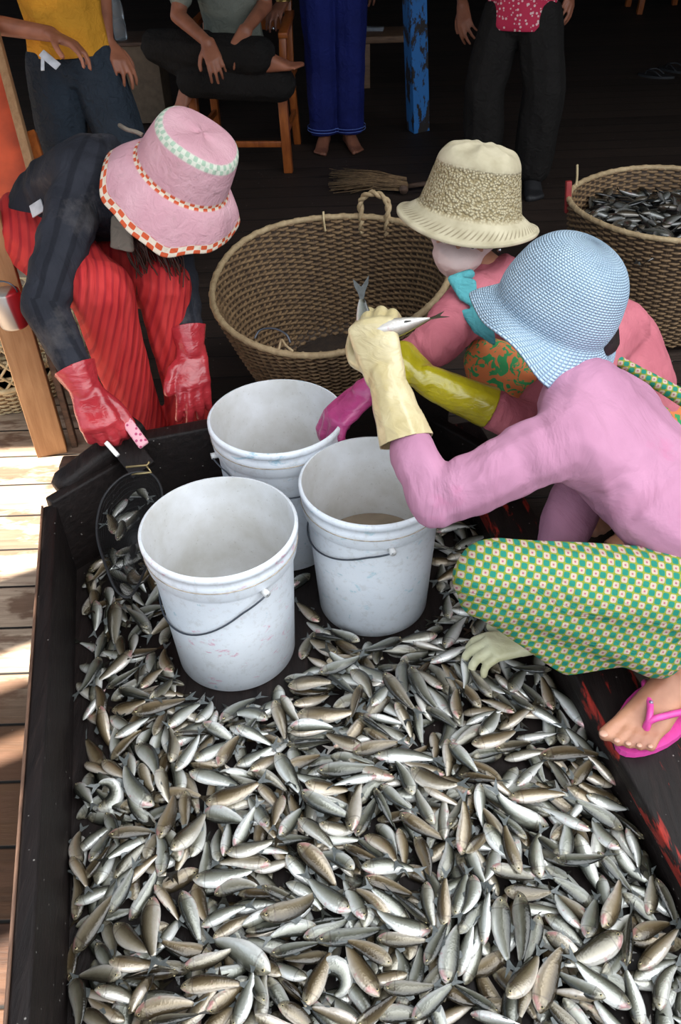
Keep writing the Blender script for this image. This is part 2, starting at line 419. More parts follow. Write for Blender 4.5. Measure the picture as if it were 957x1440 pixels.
def hand_balls(wrist, fwd, nrm, thumb, s=1.0, curls=(.5, .5, .5, .5), spread=.12, tdir=(.6, .75, -.3), tcurl=.4, fat=0.0, straighten=1):
    """thumb: +1/-1 picks which side the thumb is on (lat = fwd x nrm)"""
    fwd = Vector(fwd).normalized(); nrm = Vector(nrm); nrm = (nrm-fwd*nrm.dot(fwd)).normalized(); lat = fwd.cross(nrm)*thumb
    w = Vector(wrist); out = []
    P = lambda a, b, c: w + (fwd*a + lat*b + nrm*c)*s
    kn = [P(.088, .031, 0), P(.093, .010, .003), P(.088, -.012, .002), P(.080, -.031, -.002)]
    out.append([(P(-.005, .018, 0), (.016+fat)*s), (P(-.005, -.018, 0), (.016+fat)*s), *[(k, (.0115+fat)*s) for k in kn], (P(.03, .026, -.004), (.014+fat)*s)])
    lens = [(.042, .026, .02), (.046, .029, .021), (.042, .027, .02), (.034, .02, .018)]
    fans = [.5, .12, -.25, -.65]
    for i in range(4):
        a = 0; p = kn[i]; r = .0098 if i < 3 else .0086
        bse = (fwd + lat*spread*fans[i]*2).normalized(); pts = [(p, (r+.001+fat)*s)]
        for j, L in enumerate(lens[i]):
            a += curls[i]*(1.0, 1.15, .75)[j]
            d = bse*math.cos(a) - nrm*math.sin(a); p = p + d*L*s
            pts.append((p, (r-.0008*(j+1)+fat)*s))
        out += chain(*pts)
    p = P(.022, .024, -.004); a = Vector(tdir); d = (fwd*a[0]+lat*a[1]+nrm*a[2]).normalized(); pts = [(p, (.014+fat)*s)]
    for j, L in enumerate((.038, .031, .024)):
        p = p + d*L*s; pts.append((p, (.0118-.001*j+fat)*s))
        d = (d + (fwd*.5 - lat*.7 - nrm*.35)*tcurl).normalized()
    out += chain(*pts)
    return out

# ------------------------------------------------------------------ the setting
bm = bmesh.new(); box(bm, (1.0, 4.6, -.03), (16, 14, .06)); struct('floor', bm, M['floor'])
def slab(name, poly, z, th, mat):
    b = bmesh.new(); lo = [b.verts.new((x, y, z)) for x, y in poly]; hi = [b.verts.new((x, y, z+th)) for x, y in poly]; n = len(poly)
    b.faces.new(lo[::-1]); b.faces.new(hi)
    for i in range(n): b.faces.new((lo[i], lo[(i+1) % n], hi[(i+1) % n], hi[i]))
    return struct(name, b, mat)
slab('unseen_shade_roof', [(-3.2, 1.95), (8.5, 1.95), (8.5, 11.5), (-7, 11.5), (-7, 4.5), (-3.2, 4.5)], 2.7, .05, M['dark_wood'])  # unseen roof, outline shaped to shade the floor behind
slab('sun_blocker_1', [(-2.295, 1.95), (-1.835, -.4), (-.05, -.4), (-.05, 1.95)], 2.7, .03, M['dark_wood'])      # unseen awning strip, added to keep the sun off the tray
k = 2
for (cy, wd) in ((1.505, .26), (1.17, .135), (.835, .37), (.2, .3)):     # unseen boards added to cast the shade stripes on the floor
    cx = -.72-1.712; cyy = cy-.194; dx, dy = .9, .43; px, py = -dy, dx; L1, L2 = .5, .5
    poly = [(cx-dx*L1-px*wd/2, cyy-dy*L1-py*wd/2), (cx+dx*L2-px*wd/2, cyy+dy*L2-py*wd/2), (cx+dx*L2+px*wd/2, cyy+dy*L2+py*wd/2), (cx-dx*L1+px*wd/2, cyy-dy*L1+py*wd/2)]
    slab('sun_blocker_%d' % k, poly, 2.72+.021*k, .02, M['dark_wood']); k += 1
bm = bmesh.new(); box(bm, (1, 11.5, 1.35), (16, .1, 2.7)); struct('added_unseen_wall_back', bm, M['dark_wood'])  # unseen wall, added to keep the background dark
bm = bmesh.new(); box(bm, (8.5, 5.5, 1.35), (.1, 12, 2.7)); struct('added_unseen_wall_right', bm, M['dark_wood'])  # unseen side wall, likewise added for darkness

# ------------------------------------------------------------------ the wooden fish tray
TY = Vector((-.196, .981, 0)).normalized(); TX = Vector((.981, .196, 0)).normalized()
Lb = Vector((-.65, 1.49, 0)); Lf = Lb - TY*1.45                          # left wall, back to front
Rb = Vector((.325, 1.60, 0)) ; Rf = Rb - TY*1.38
ZT = .30; ZR = .20                                                   # rim heights: left and back boards, right plank
tray = thing('fish_tray', 'long dark wooden tray on the floor holding the heap of silver fish', 'tray', tuple((Lb+Rf)/2))
BL = Lb + Vector((.155, .17, 0)); BB = Vector((.235, 1.865, 0))         # chamfered corner and back wall
def wallboard(name, a, b, th, z0, z1, mat):
    q = bmesh.new(); a = Vector(a); b = Vector(b); prism(q, (a.x, a.y, (z0+z1)/2), (b.x, b.y, (z0+z1)/2), th, z1-z0, (0, 0, 1), .006); return obj(name, q, mat, tray)
wl = wallboard('side_board', Lb, Lf, .03, .0, ZT, M['tray'])
q = bmesh.new(); e0 = Lb-TX*.0165+TY*.0; e1 = Lf-TX*.0165
prism(q, (e0.x, e0.y, ZT-.004), (e1.x, e1.y, ZT-.003), .005, .012, (0, 0, 1), .002); obj('worn_edge', q, M['tray_edge'], wl)
# corner beam with rounded end
q = bmesh.new()
a = WZ(80, 688, .30); b = WZ(196, 600, .352)
dirb = (b-a).normalized(); sb = Vector((0, 0, 1)).cross(dirb).normalized(); ub = dirb.cross(sb)
sec = []
for i in range(13):
    t = i/12; p = a.lerp(b, t); w = .030*min(1, (t*9+.35))**.5; h = .027*min(1, t*7+.4)**.5
    sec.append([q.verts.new(p + sb*math.copysign(abs(math.cos(x))**.6, math.cos(x))*w + ub*math.copysign(abs(math.sin(x))**.6, math.sin(x))*h) for x in [2*math.pi*j/16 for j in range(16)]])
for i in range(12):
    for j in range(16): q.faces.new((sec[i][j], sec[i][(j+1) % 16], sec[i+1][(j+1) % 16], sec[i+1][j]))
q.faces.new(sec[0][::-1]); q.faces.new(sec[-1]); bmesh.ops.recalc_face_normals(q, faces=q.faces)
obj('corner_beam', q, M['tray'], tray)
wallboard('corner_board', Lb+Vector((0, 0, 0)), BL, .03, 0, .315, M['tray'])
wallboard('back_board', BL+Vector((-.01, 0, 0)), BB+Vector((.05, .01, 0)), .045, 0, .355, M['tray'])
wallboard('back_corner_board', BB, Rb+Vector((.05, .10, 0)), .03, 0, .26, M['tray'])
q = bmesh.new(); rc = (Rb+TX*.055+TY*.30); rd = Rf+TX*.055-TY*.05
prism(q, (rc.x, rc.y, ZR-.0175), (rd.x, rd.y, ZR-.0175), .115, .035, (0, 0, 1), .006); obj('squatting_plank', q, M['tray_red'], tray)
wallboard('side_board', Rb+TX*.02+TY*.2, Rf+TX*.02-TY*.05, .03, 0, ZR-.035, M['tray'])
wallboard('front_board', Lf, Rf+TX*.03, .03, 0, ZT, M['tray'])
q = bmesh.new(); pts = [Lb, Lf, Rf, Rb, BB, BL]
lo = [q.verts.new((p.x, p.y, .06)) for p in pts]; hi = [q.verts.new((p.x, p.y, .10)) for p in pts]
q.faces.new(lo); q.faces.new(hi[::-1])
for i in range(6): q.faces.new((lo[i], lo[(i+1) % 6], hi[(i+1) % 6], hi[i]))
bmesh.ops.recalc_face_normals(q, faces=q.faces); obj('tray_bottom', q, M['tray'], tray, False)
ZF = .10
bm = bmesh.new(); box(bm, (0, 0, 0), (.05, .05, .30), None, .006)
ob = obj('post_stub', bm, M['old_wood'], tray); ob.data.transform(Matrix.Translation((-.64, 1.655, .15)))
rebase(tray)

# ------------------------------------------------------------------ buckets
def bucket(cx, cy, z0, h, rr, rb, label, ang, stain, seed, handle, tiltv=(0, 0), water=None, lug=True):
    root = thing('plastic_bucket', label, 'bucket', (cx, cy, z0), 'white buckets standing in the tray')
    root.rotation_euler = (tiltv[0], tiltv[1], 0)
    def part(name, q, mat, par=root): o = obj(name, q, mat, par); o['_rb'] = 1; return o
    q = bmesh.new(); k = rr/.15; hz = h
    R = lambda z: rb+(rr*.935-rb)*(z/hz)
    prof = [(0.001, 0), (rb-.01, 0), (rb, .006), (R(hz*.5), hz*.5), (R(hz-.075), hz-.075), (R(hz-.07)+.001, hz-.070), (rr*.965, hz-.060), (rr*.97, hz-.040), (rr*.978, hz-.036), (rr*.978, hz-.030), (rr*.972, hz-.027),
            (rr*.972, hz-.016), (rr, hz-.013), (rr, hz-.003), (rr-.003, hz), (rr*.955, hz)]
    lathe(q, prof, seg=96); part('bucket_shell', q, bucket_mat('white plastic %d' % seed, stain, seed))
    q = bmesh.new(); prof = [(rr*.957, hz+.0005), (rr*.948, hz-.004), (rr*.935, hz-.02), (R(hz*.5)-.003, hz*.5), (rb-.006, .01), (rb-.02, .006), (.001, .006)]
    lathe(q, prof, seg=96); part('inner_wall', q, M['bin'])
    q = bmesh.new()
    for zz in (hz-.0385, hz-.0145):
        tube(q, [((rr*.979)*math.cos(t), (rr*.979)*math.sin(t), zz) for t in [2*math.pi*i/72 for i in range(72)]], .0011, 6, True)
    part('rim_groove', q, M['grime'])
    if water:
        q = bmesh.new(); bmesh.ops.create_circle(q, cap_ends=True, segments=64, radius=R(water)-.006, matrix=Matrix.Translation((0, 0, water))); part('water', q, M['water'])
    # bail: two lugs and a wire that hangs on the outside
    ca, sa = math.cos(ang), math.sin(ang); rl = rr*.975
    A = Vector((ca*rl, sa*rl, hz-.068)); B = -A; B.z = A.z
    for P in (A, B):
        q = bmesh.new(); dd = Vector((P.x, P.y, 0)).normalized(); a_, b_ = frame_for(dd)
        tube(q, [P-dd*.006, P+dd*.008], .007, 14); part('handle_lug', q, M['bin'])
    q = bmesh.new(); pts = []
    side, drop = handle                                                 # which side it hangs to, how far
    nn = Vector((-sa, ca, 0))*side
    for i in range(41):
        t = math.pi*i/40; c, s = math.cos(t), math.sin(t)
        z = A.z - drop*s; rw = R(max(z, .01))+.004 if abs(s) > .25 else rl+.006
        ph = math.atan2(s*1.0, c)
        v = Vector((ca, sa, 0))*math.cos(ph) + nn*math.sin(ph)
        rw = (rl+.007)*(1-min(1, s*3)) + (R(max(z, .01))+.0045)*min(1, s*3) if s < .34 else R(z)+.0045
        pts.append(v*rw+Vector((0, 0, z)))
    tube(q, pts, .0019, 6); hd = part('wire_handle', q, M['wire'])
    return root
B1 = (-.228, 1.215, ZF); p2 = W(524, 678, 1.71); p3 = W(388, 583, 1.87)
b1 = bucket(-.232, 1.228, ZF, .350, .151, .124, 'front white bucket, empty, its wire handle hanging down', R_(-133+80), H('d7628a'), 1, (-1, .115))
b2 = bucket(p2.x, p2.y+.012, ZF, p2.z-ZF, .150, .121, 'white bucket with murky water in it under the raised cream glove', R_(-78), H('8fc3cf'), 2, (-1, .06), (0, 0), .150)
b3 = bucket(p3.x, p3.y, ZF, p3.z-ZF, .151, .122, 'empty white bucket at the back held by the magenta glove', R_(-160), H('3f9fb8'), 3, (1, .06))
BUCK = [(-.232, 1.228, .132), (p2.x, p2.y+.012, .13), (p3.x, p3.y, .13)]

# ------------------------------------------------------------------ fish
def fish_geo(L=.088, bend=0.0, bend2=0.0, nr=22, ns=14, hf=1.0, seed=0):
    """body along +x (nose), dorsal +y, lies on its side (z lateral). returns verts, faces, fc"""
    V, F, A = [], [], []
    us = [0, .01, .03, .06, .1, .15, .2, .27, .36, .46, .56, .66, .75, .83, .9, .95, 1.0]
    def prof(u):
        return max(0.0, math.sin(math.pi*min(1, max(0, u))**.70))**.85
    xs = []
    for u in us:
        hh = (.158*prof(u)*hf + .034*max(0, (u-.5)*2)**2)*L; th = (.088*prof(u)**1.1 + .006)*L
        if u == 0: hh, th = .014*L, .012*L
        xs.append((u, hh, th))
    def spine(u):
        s = (u-.35)
        ang = bend*s*2.2 + bend2*max(0, s)*1.5
        return ang
    # integrate the spine
    pos = []; x = .5*L; y = 0; z = 0; N = 60; path = [(0, x, y, 0)]
    for i in range(N):
        u = (i+.5)/N; a = spine(u); x -= math.cos(a)*L/N; z += math.sin(a)*L/N*0; y += math.sin(a)*L/N; path.append(((i+1)/N, x, y, a))
    cx = sum(p[1] for p in path)/len(path); cyy = sum(p[2] for p in path)/len(path)
    def at(u):
        i = min(N, max(0, u*N)); j = int(i); f = i-j; k2 = min(N, j+1)
        a, b = path[j], path[k2]; return (a[1]+(b[1]-a[1])*f-cx, a[2]+(b[2]-a[2])*f-cyy, a[3]+(b[3]-a[3])*f)
    for (u, hh, th) in xs:
        px, py, a = at(u)
        for k in range(ns):
            t = 2*math.pi*k/ns; c, s = math.cos(t), math.sin(t)
            yy = c*hh*(1.0 if c > 0 else 1.08); zz = s*th*(1-.15*c)
            V.append((px+math.sin(a)*yy, py+math.cos(a)*yy, zz)); A.append((u, c, 0))
    n = len(xs)
    for i in range(n-1):
        for k in range(ns): F.append((i*ns+k, i*ns+(k+1) % ns, (i+1)*ns+(k+1) % ns, (i+1)*ns+k))
    F.append(tuple(range(ns))[::-1]); F.append(tuple((n-1)*ns+k for k in range(ns)))
    F = [f[::-1] for f in F]
    return V, F, A, at
def tail_geo(L, at, spread=1.0):
    px, py, a = at(.985); V = []; F = []
    pts = [(0, .02, .006), (0, -.02, .006), (-.10, .05, .003), (-.10, -.05, .003), (-.15, 0, .002), (-.26, .125*spread, .0006), (-.26, -.125*spread, .0006), (-.17, .09, .002), (-.17, -.09, .002)]
    for s in (1, -1):
        for x, y, z in pts:
            x *= L; y *= L; z = z*L*s
            V.append((px+math.cos(a)*x+math.sin(a)*y, py-math.sin(a)*x+math.cos(a)*y, z))
    quads = [(0, 1, 3, 2), (2, 3, 4), (2, 4, 7), (4, 3, 8), (7, 4, 5), (4, 8, 6)]
    n = len(pts)
    for f in quads: F.append(f); F.append(tuple(i+n for i in f)[::-1])
    return V, F
def fin_geo(L, at, u0, u1, sgn, hgt):
    V = []; F = []; K = 5
    for s in (1, -1):
        for i in range(K+1):
            u = u0+(u1-u0)*i/K; px, py, a = at(u)
            base = .15*L*(math.sin(math.pi*u**.70))**.85
            for y in (base*sgn, (base + hgt*L*(1-i/K)**.6*(.4+.6*min(1, i*1.5)))*sgn):
                back = .05*L if abs(y) > base+.0001 else 0
                V.append((px+math.sin(a)*y-back, py+math.cos(a)*y, .001*s*(1 if y == base*sgn else .3)))
    n = 2*(K+1)
    for i in range(K): F.append((2*i, 2*i+1, 2*i+3, 2*i+2)); F.append((n+2*i+2, n+2*i+3, n+2*i+1, n+2*i))
    return V, F
def mesh_of(name, V, F, A=None, mat=None, tint=0.0):
    me = bpy.data.meshes.new(name); me.from_pydata(V, [], F); me.update()
    if A is not None: store(me, 'fc', np.array([(a[0], a[1], tint) for a in A]))
    me.materials.append(mat); me.shade_smooth(); return me
VAR = []
vr = random.Random(5)
for bnd, b2_ in [(0, 0), (.12, .1), (-.12, -.1), (.3, .2), (-.3, -.2), (0, .35), (0, -.35), (.05, -.25), (1.5, .8), (-1.6, -.6)]:
    VAR.append((bnd, b2_))
LF = .088
fish_parts = []
for i, (b_, c_) in enumerate(VAR):
    V, F, A, at = fish_geo(LF, b_, c_, hf=vr.uniform(.92, 1.1))
    body = mesh_of('fish', V, F, A, M['fish'], vr.random())
    tv, tf = tail_geo(LF, at, vr.uniform(.8, 1.1)); tm = mesh_of('tail_fin', tv, tf, None, M['fin'])
    dv, df = fin_geo(LF, at, .42, .58, 1, .085); dm = mesh_of('dorsal_fin', dv, df, None, M['fin'])
    av, af = fin_geo(LF, at, .62, .74, -1, .06); am = mesh_of('anal_fin', av, af, None, M['fin'])
    eyes = []
    for s in (1, -1):
        px, py, a = at(.085); q = bmesh.new()
        bmesh.ops.create_uvsphere(q, u_segments=10, v_segments=6, radius=.0024, matrix=Matrix.Translation((px, py+.001, .0042*s)) @ Matrix.Diagonal((1, 1, .5, 1)))
        for f in q.faces: f.material_index = 0
        r2 = bmesh.ops.create_uvsphere(q, u_segments=10, v_segments=6, radius=.0015, matrix=Matrix.Translation((px, py+.001, .0051*s)) @ Matrix.Diagonal((1, 1, .6, 1)))
        for v in r2['verts']:
            for f in v.link_faces: f.material_index = 1
        em = bpy.data.meshes.new('eye'); q.to_mesh(em); q.free(); em.materials.append(M['eye_ring']); em.materials.append(M['eye']); em.shade_smooth(); eyes.append(em)
    fish_parts.append((body, tm, dm, am, eyes))
def low_fish(i):
    V, F, A, at = LOW[i]; return V, F, A
LOW = []
for (b_, c_) in VAR:
    V, F, A, at = fish_geo(LF, b_, c_, ns=10); tv, tf = tail_geo(LF, at)
    n = len(V); LOW.append((np.array(list(V)+list(tv)), [tuple(f) for f in F]+[tuple(j+n for j in f) for f in tf], np.array([(a[0], a[1], 0) for a in A]+[(1, .85, 0)]*len(tv)), at))

# traced fish: crop origin + list of (head x, head y, tail x, tail y) in crop units of 957/300 px
SC = 300/957
TR = {
 (80, 820): "270,75,235,225 235,70,215,165 400,175,325,100 330,170,330,265 275,220,285,285 170,285,115,435 330,270,190,390 245,400,325,370 345,330,350,385 540,350,475,245 560,415,460,380 375,460,440,355 430,490,500,415 265,430,420,510 225,520,370,520 330,565,555,515 95,560,170,470 185,520,205,670 490,640,615,510 610,610,690,500 730,605,865,470 945,600,830,555 250,670,355,600 370,670,405,605 430,670,470,570 770,620,930,670 680,620,770,660 190,200,170,270 160,70,160,130 215,10,230,80 180,560,185,430 265,580,305,610",
 (360, 820): "325,95,230,10 335,175,240,120 430,215,365,185 470,300,340,195 285,195,350,215 365,295,245,200 300,350,190,270 500,210,485,290 655,190,500,300 840,130,755,195 690,210,840,265 815,205,660,215 690,260,590,265 680,300,750,270 780,355,950,285 275,380,455,345 135,425,325,420 160,525,320,455 420,380,530,495 560,405,500,380 660,320,665,470 695,360,780,530 575,410,685,560 840,445,745,370 920,460,865,370 925,330,945,430 870,120,855,10 850,260,930,100 110,480,180,600 75,500,130,640 180,565,430,585 150,650,330,640 485,610,580,665 500,580,620,600 620,530,700,640 720,510,735,650 920,610,870,450 790,540,870,580 540,530,590,470 455,500,440,550",
 (640, 820): "35,235,165,235 80,200,125,130 60,430,40,310 175,490,90,420 245,490,310,350 115,530,40,450 300,520,265,500 410,510,320,430 330,530,465,590 280,635,440,640 50,600,165,555 110,660,190,570 450,520,400,390 385,350,320,345 620,600,470,420 30,20,70,80 20,600,0,480 240,560,150,500",
 (80, 1020): "340,60,465,190 225,105,335,10 300,80,330,205 430,90,450,0 500,150,520,30 525,190,635,50 620,155,685,25 560,30,660,10 680,0,770,35 800,10,945,55 725,180,795,50 650,140,740,80 795,135,930,90 895,160,957,130 585,185,795,240 755,190,860,180 900,235,800,215 660,325,890,270 745,350,900,300 640,355,830,415 570,265,565,410 450,500,530,300 435,335,285,210 435,400,335,340 135,130,205,170 225,150,290,205 380,180,400,250 430,210,410,270 465,200,480,290 200,350,260,470 120,490,200,430 225,495,420,440 400,465,250,560 245,670,355,535 455,610,470,500 505,550,655,385 610,510,640,430 720,580,700,420 750,500,760,440 810,500,875,400 950,460,875,340 755,550,957,520 957,600,740,570 600,650,850,640 650,620,665,540 130,640,220,540 80,600,50,480 60,610,95,670 70,240,110,300 170,560,215,480 310,665,400,600",
 (360, 1020): "130,70,335,45 150,15,330,0 480,75,330,30 430,100,620,75 530,120,775,110 480,0,590,60 690,60,590,0 860,30,870,190 800,0,810,90 805,180,710,150 270,180,510,180 220,180,385,130 625,210,410,135 150,170,255,120 90,110,185,270 10,160,70,110 10,190,100,230 350,240,190,215 215,265,400,275 545,215,360,250 695,175,875,300 700,300,645,160 560,230,675,355 530,250,610,405 645,370,825,485 800,430,725,300 790,290,885,340 860,470,950,300 915,580,945,380 820,660,885,500 800,530,860,500 845,440,840,360 200,285,395,400 100,490,170,380 120,290,80,430 0,340,65,460 30,270,90,330 185,400,340,520 275,435,420,445 300,480,420,480 390,510,560,600 480,465,640,580 530,390,620,500 640,430,670,585 710,460,795,640 450,480,530,310 430,480,450,250 180,510,350,660 470,640,690,610 440,640,330,560 160,580,240,660 10,600,140,575 0,520,90,530 100,500,190,470 900,100,957,160 920,250,870,210 400,600,350,530 310,320,410,340",
 (657, 1020): "20,60,210,10 20,115,130,75 130,80,285,30 225,90,300,85 330,115,570,100 230,240,320,140 190,300,430,265 120,210,190,270 60,240,70,400 80,260,165,320 0,210,110,235 440,200,410,160 480,230,550,150 720,230,570,110 735,290,520,230 450,260,650,365 530,300,720,340 380,410,130,340 550,490,350,360 710,440,500,340 765,430,680,365 720,430,780,570 500,350,470,400 80,430,210,590 240,450,150,370 240,660,160,460 130,440,110,400 340,660,300,470 390,540,330,480 440,550,450,480 385,595,610,605 400,630,490,665 690,560,570,430 660,510,770,640 815,540,830,660 640,610,690,660 150,640,260,650 120,550,100,660 20,560,50,660 30,530,80,480 20,380,0,500",
 (80, 1230): "45,310,235,95 100,80,230,30 230,70,290,0 60,100,80,0 425,10,515,125 420,60,410,350 245,180,385,335 200,190,245,310 240,120,330,10 465,280,530,150 550,40,620,240 620,20,645,145 690,55,880,10 850,60,957,70 635,200,800,130 730,235,850,165 830,110,920,100 890,190,957,150 870,240,957,210 690,300,470,300 180,310,240,400 275,380,400,385 530,375,430,380 290,455,110,415 540,410,300,450 560,390,765,345 665,440,825,395 957,440,690,240 550,500,800,470 700,580,825,480 340,560,510,530 340,620,590,560 250,610,160,555 140,500,210,520 230,520,310,530 20,420,100,660 20,390,40,250 935,590,870,420 780,670,860,500 850,660,900,560 690,650,750,580 530,610,600,590 610,600,670,540 400,660,590,640 130,610,220,665",
 (360, 1230): "20,50,180,100 160,30,280,90 10,190,270,100 10,220,100,200 230,210,100,240 125,300,0,280 210,190,370,160 250,240,370,200 265,275,540,235 490,200,400,10 430,150,240,20 480,10,690,50 560,160,500,80 650,160,560,80 740,160,650,100 765,10,780,200 790,220,550,185 850,230,840,60 860,60,930,10 890,190,930,40 540,260,740,290 760,390,830,250 710,460,740,340 860,480,890,230 920,380,957,260 610,390,450,295 680,420,530,440 560,530,400,300 60,350,250,300 340,320,180,365 110,440,0,340 230,450,90,380 215,580,320,350 130,460,220,540 20,590,20,460 90,500,130,570 430,490,510,590 440,620,360,540 440,665,630,520 600,600,700,590 700,630,860,500 570,490,770,500 780,470,830,400 900,500,957,530 90,570,250,660 330,640,250,560 60,640,130,665 820,610,840,665 420,650,300,600",
 (657, 1230): "60,0,95,110 170,40,320,50 15,60,10,130 10,200,50,150 75,310,80,120 150,100,165,355 230,70,260,350 270,110,390,130 320,170,290,330 350,160,520,280 520,240,410,90 540,160,430,60 550,80,430,0 620,20,630,100 530,300,580,100 600,250,700,30 650,250,720,170 830,110,850,0 870,20,957,150 740,80,860,170 780,400,940,230 810,230,860,200 810,410,900,360 410,300,490,360 690,260,465,405 600,440,710,330 750,580,490,430 330,610,400,340 220,490,270,390 300,410,250,560 150,600,0,510 170,560,320,380 480,660,370,560 530,540,430,510 620,570,440,460 60,610,200,660 720,400,730,180 800,660,740,480 880,580,910,400 640,640,590,600 700,660,600,580 10,400,60,290 10,310,50,220 490,590,560,665",
 (80, 630): "195,230,205,170 145,330,140,400 150,610,160,660 210,600,235,665",
}
SPECIAL = [(80, 1020, 130, 355, 250, 260, 8), (360, 1230, 290, 420, 420, 440, 8), (80, 1230, 300, 660, 400, 490, 9), (80, 630, 135, 545, 210, 430, 9)]
# height field over the tray
GX0, GY0, GS = -.75, .15, .004; NX, NY = 380, 470
Hm = np.full((NX, NY), ZF); Ow = np.full((NX, NY), -1)
def inside(x, y, m=.0):
    p = Vector((x, y, 0)); 
    if (p-Lb).dot(TX) < .019+m or (p-Rb).dot(TX) > .012-m or (p-Lf).dot(TY) < .05+m: return False
    d = (BL-Lb).normalized(); nrm = Vector((d.y, -d.x, 0))
    if (p-Lb).dot(nrm) < .04+m: return False
    d = (BB-BL).normalized(); nrm = Vector((d.y, -d.x, 0))
    return (p-BL).dot(nrm) > .05+m
US = np.linspace(-.5, .5, 17); VS = np.linspace(-1, 1, 5)
def samples(L, hf, cosr=1.0):
    out = []
    for u in US:
        uu = .5-u                                                       # nose at +x
        pr = max(0, math.sin(math.pi*min(1, max(0, uu))**.70))**.85
        for v in VS: out.append((u*L, v*.155*L*pr*hf, .086*L*pr*math.sqrt(max(0, 1-v*v*.8))))
    return np.array(out)
placed = []                                                            # dict(x,y,z,yaw,pitch,roll,scale,var,traced)
def drop(x, y, yaw, L, var, roll, idx, sink=.0015, fixed=False):
    s = samples(L, 1.0); wscale = abs(math.cos(roll))+.7*abs(math.sin(roll)); c, sn = math.cos(yaw), math.sin(yaw)
    X = x + s[:, 0]*c - s[:, 1]*sn*wscale; Y = y + s[:, 0]*sn + s[:, 1]*c*wscale
    I = ((X-GX0)/GS).astype(int); J = ((Y-GY0)/GS).astype(int)
    ok = (I >= 0) & (I < NX) & (J >= 0) & (J < NY)
    if ok.sum() < 40: return None
    I = I[ok]; J = J[ok]; s = s[ok]
    h = Hm[I, J]; th = s[:, 2]*(1+.5*abs(math.sin(roll)))
    A = np.stack([s[:, 0], np.ones(len(s))], 1); w = np.maximum(th, .001)
    top = h+th*.8
    co, *_ = np.linalg.lstsq(A, top, rcond=None); sl_ = float(np.clip(co[0], -.32, .32))
    base = np.percentile(top - sl_*s[:, 0], 82)
    z = base-sink
    newt = z+sl_*s[:, 0]+th
    for di in (0, 1):
        for dj in (0, 1):
            I2 = np.minimum(I+di, NX-1); J2 = np.minimum(J+dj, NY-1)
            up = newt > Hm[I2, J2]; Hm[I2[up], J2[up]] = newt[up]; Ow[I2[up], J2[up]] = idx
    return dict(x=x, y=y, z=z, yaw=yaw, sl=sl_, roll=roll, L=L, var=var, idx=idx)
def near_bucket(x, y, yaw, L, m=.012):
    for (bx, by, br) in BUCK:
        for t in (-.62, -.3, 0, .3, .5):
            if math.hypot(x+math.cos(yaw)*t*L-bx, y+math.sin(yaw)*t*L-by) < br+m: return True
    return False
fr = random.Random(21)
n_base = 0; tries = 0
def density(x, y):                                                      # how deep the heap is here
    s = (Vector((x, y, 0))-Lb).dot(TX); t = (Vector((x, y, 0))-Lf).dot(TY)
    d = 1.0
    if t > 1.0 and s < .33: d = .6                                      # dark corner behind the front bucket
    if math.hypot(x+.06, y-1.08) < .0: d = .3
    return d
while n_base < 640 and tries < 14000:
    tries += 1; best = None
    for _ in range(5):
        x = fr.uniform(-.7, .58); y = fr.uniform(.3, 1.9)
        if not inside(x, y, .012) or fr.random() > density(x, y): continue
        i, j = int((x-GX0)/GS), int((y-GY0)/GS); h = Hm[i, j]
        if best is None or h < best[0]: best = (h, x, y)
    if best is None or best[0] > ZF+.042+.035*max(0, (x-best[1]*0-.1)/.3)*(1 if x > .1 else 0): continue
    _, x, y = best; yaw = fr.uniform(0, 2*math.pi); L = fr.uniform(.080, .098)
    e = .52*L
    if near_bucket(x, y, yaw, L) or not inside(x+math.cos(yaw)*e, y+math.sin(yaw)*e) or not inside(x-math.cos(yaw)*e, y-math.sin(yaw)*e): continue
    r = drop(x, y, yaw, L, fr.choice([0, 1, 2, 3, 4, 5, 6, 7, 0, 1, 2, 0]), fr.gauss(0, .35), n_base)
    if r: placed.append(r); n_base += 1
idx = n_base
tr_list = []
for (ox, oy), s in TR.items():
    for q4 in s.split():
        hx, hy, tx, ty = map(float, q4.split(',')); tr_list.append((ox+hx*SC, oy+hy*SC, ox+tx*SC, oy+ty*SC, None))
for ox, oy, hx, hy, tx, ty, v in SPECIAL: tr_list.append((ox+hx*SC, oy+hy*SC, ox+tx*SC, oy+ty*SC, v))
order = list(range(len(tr_list))); fr.shuffle(order)
order.sort(key=lambda i: math.hypot(tr_list[i][0]-tr_list[i][2], tr_list[i][1]-tr_list[i][3]) > 55)   # long unobstructed ones go on top
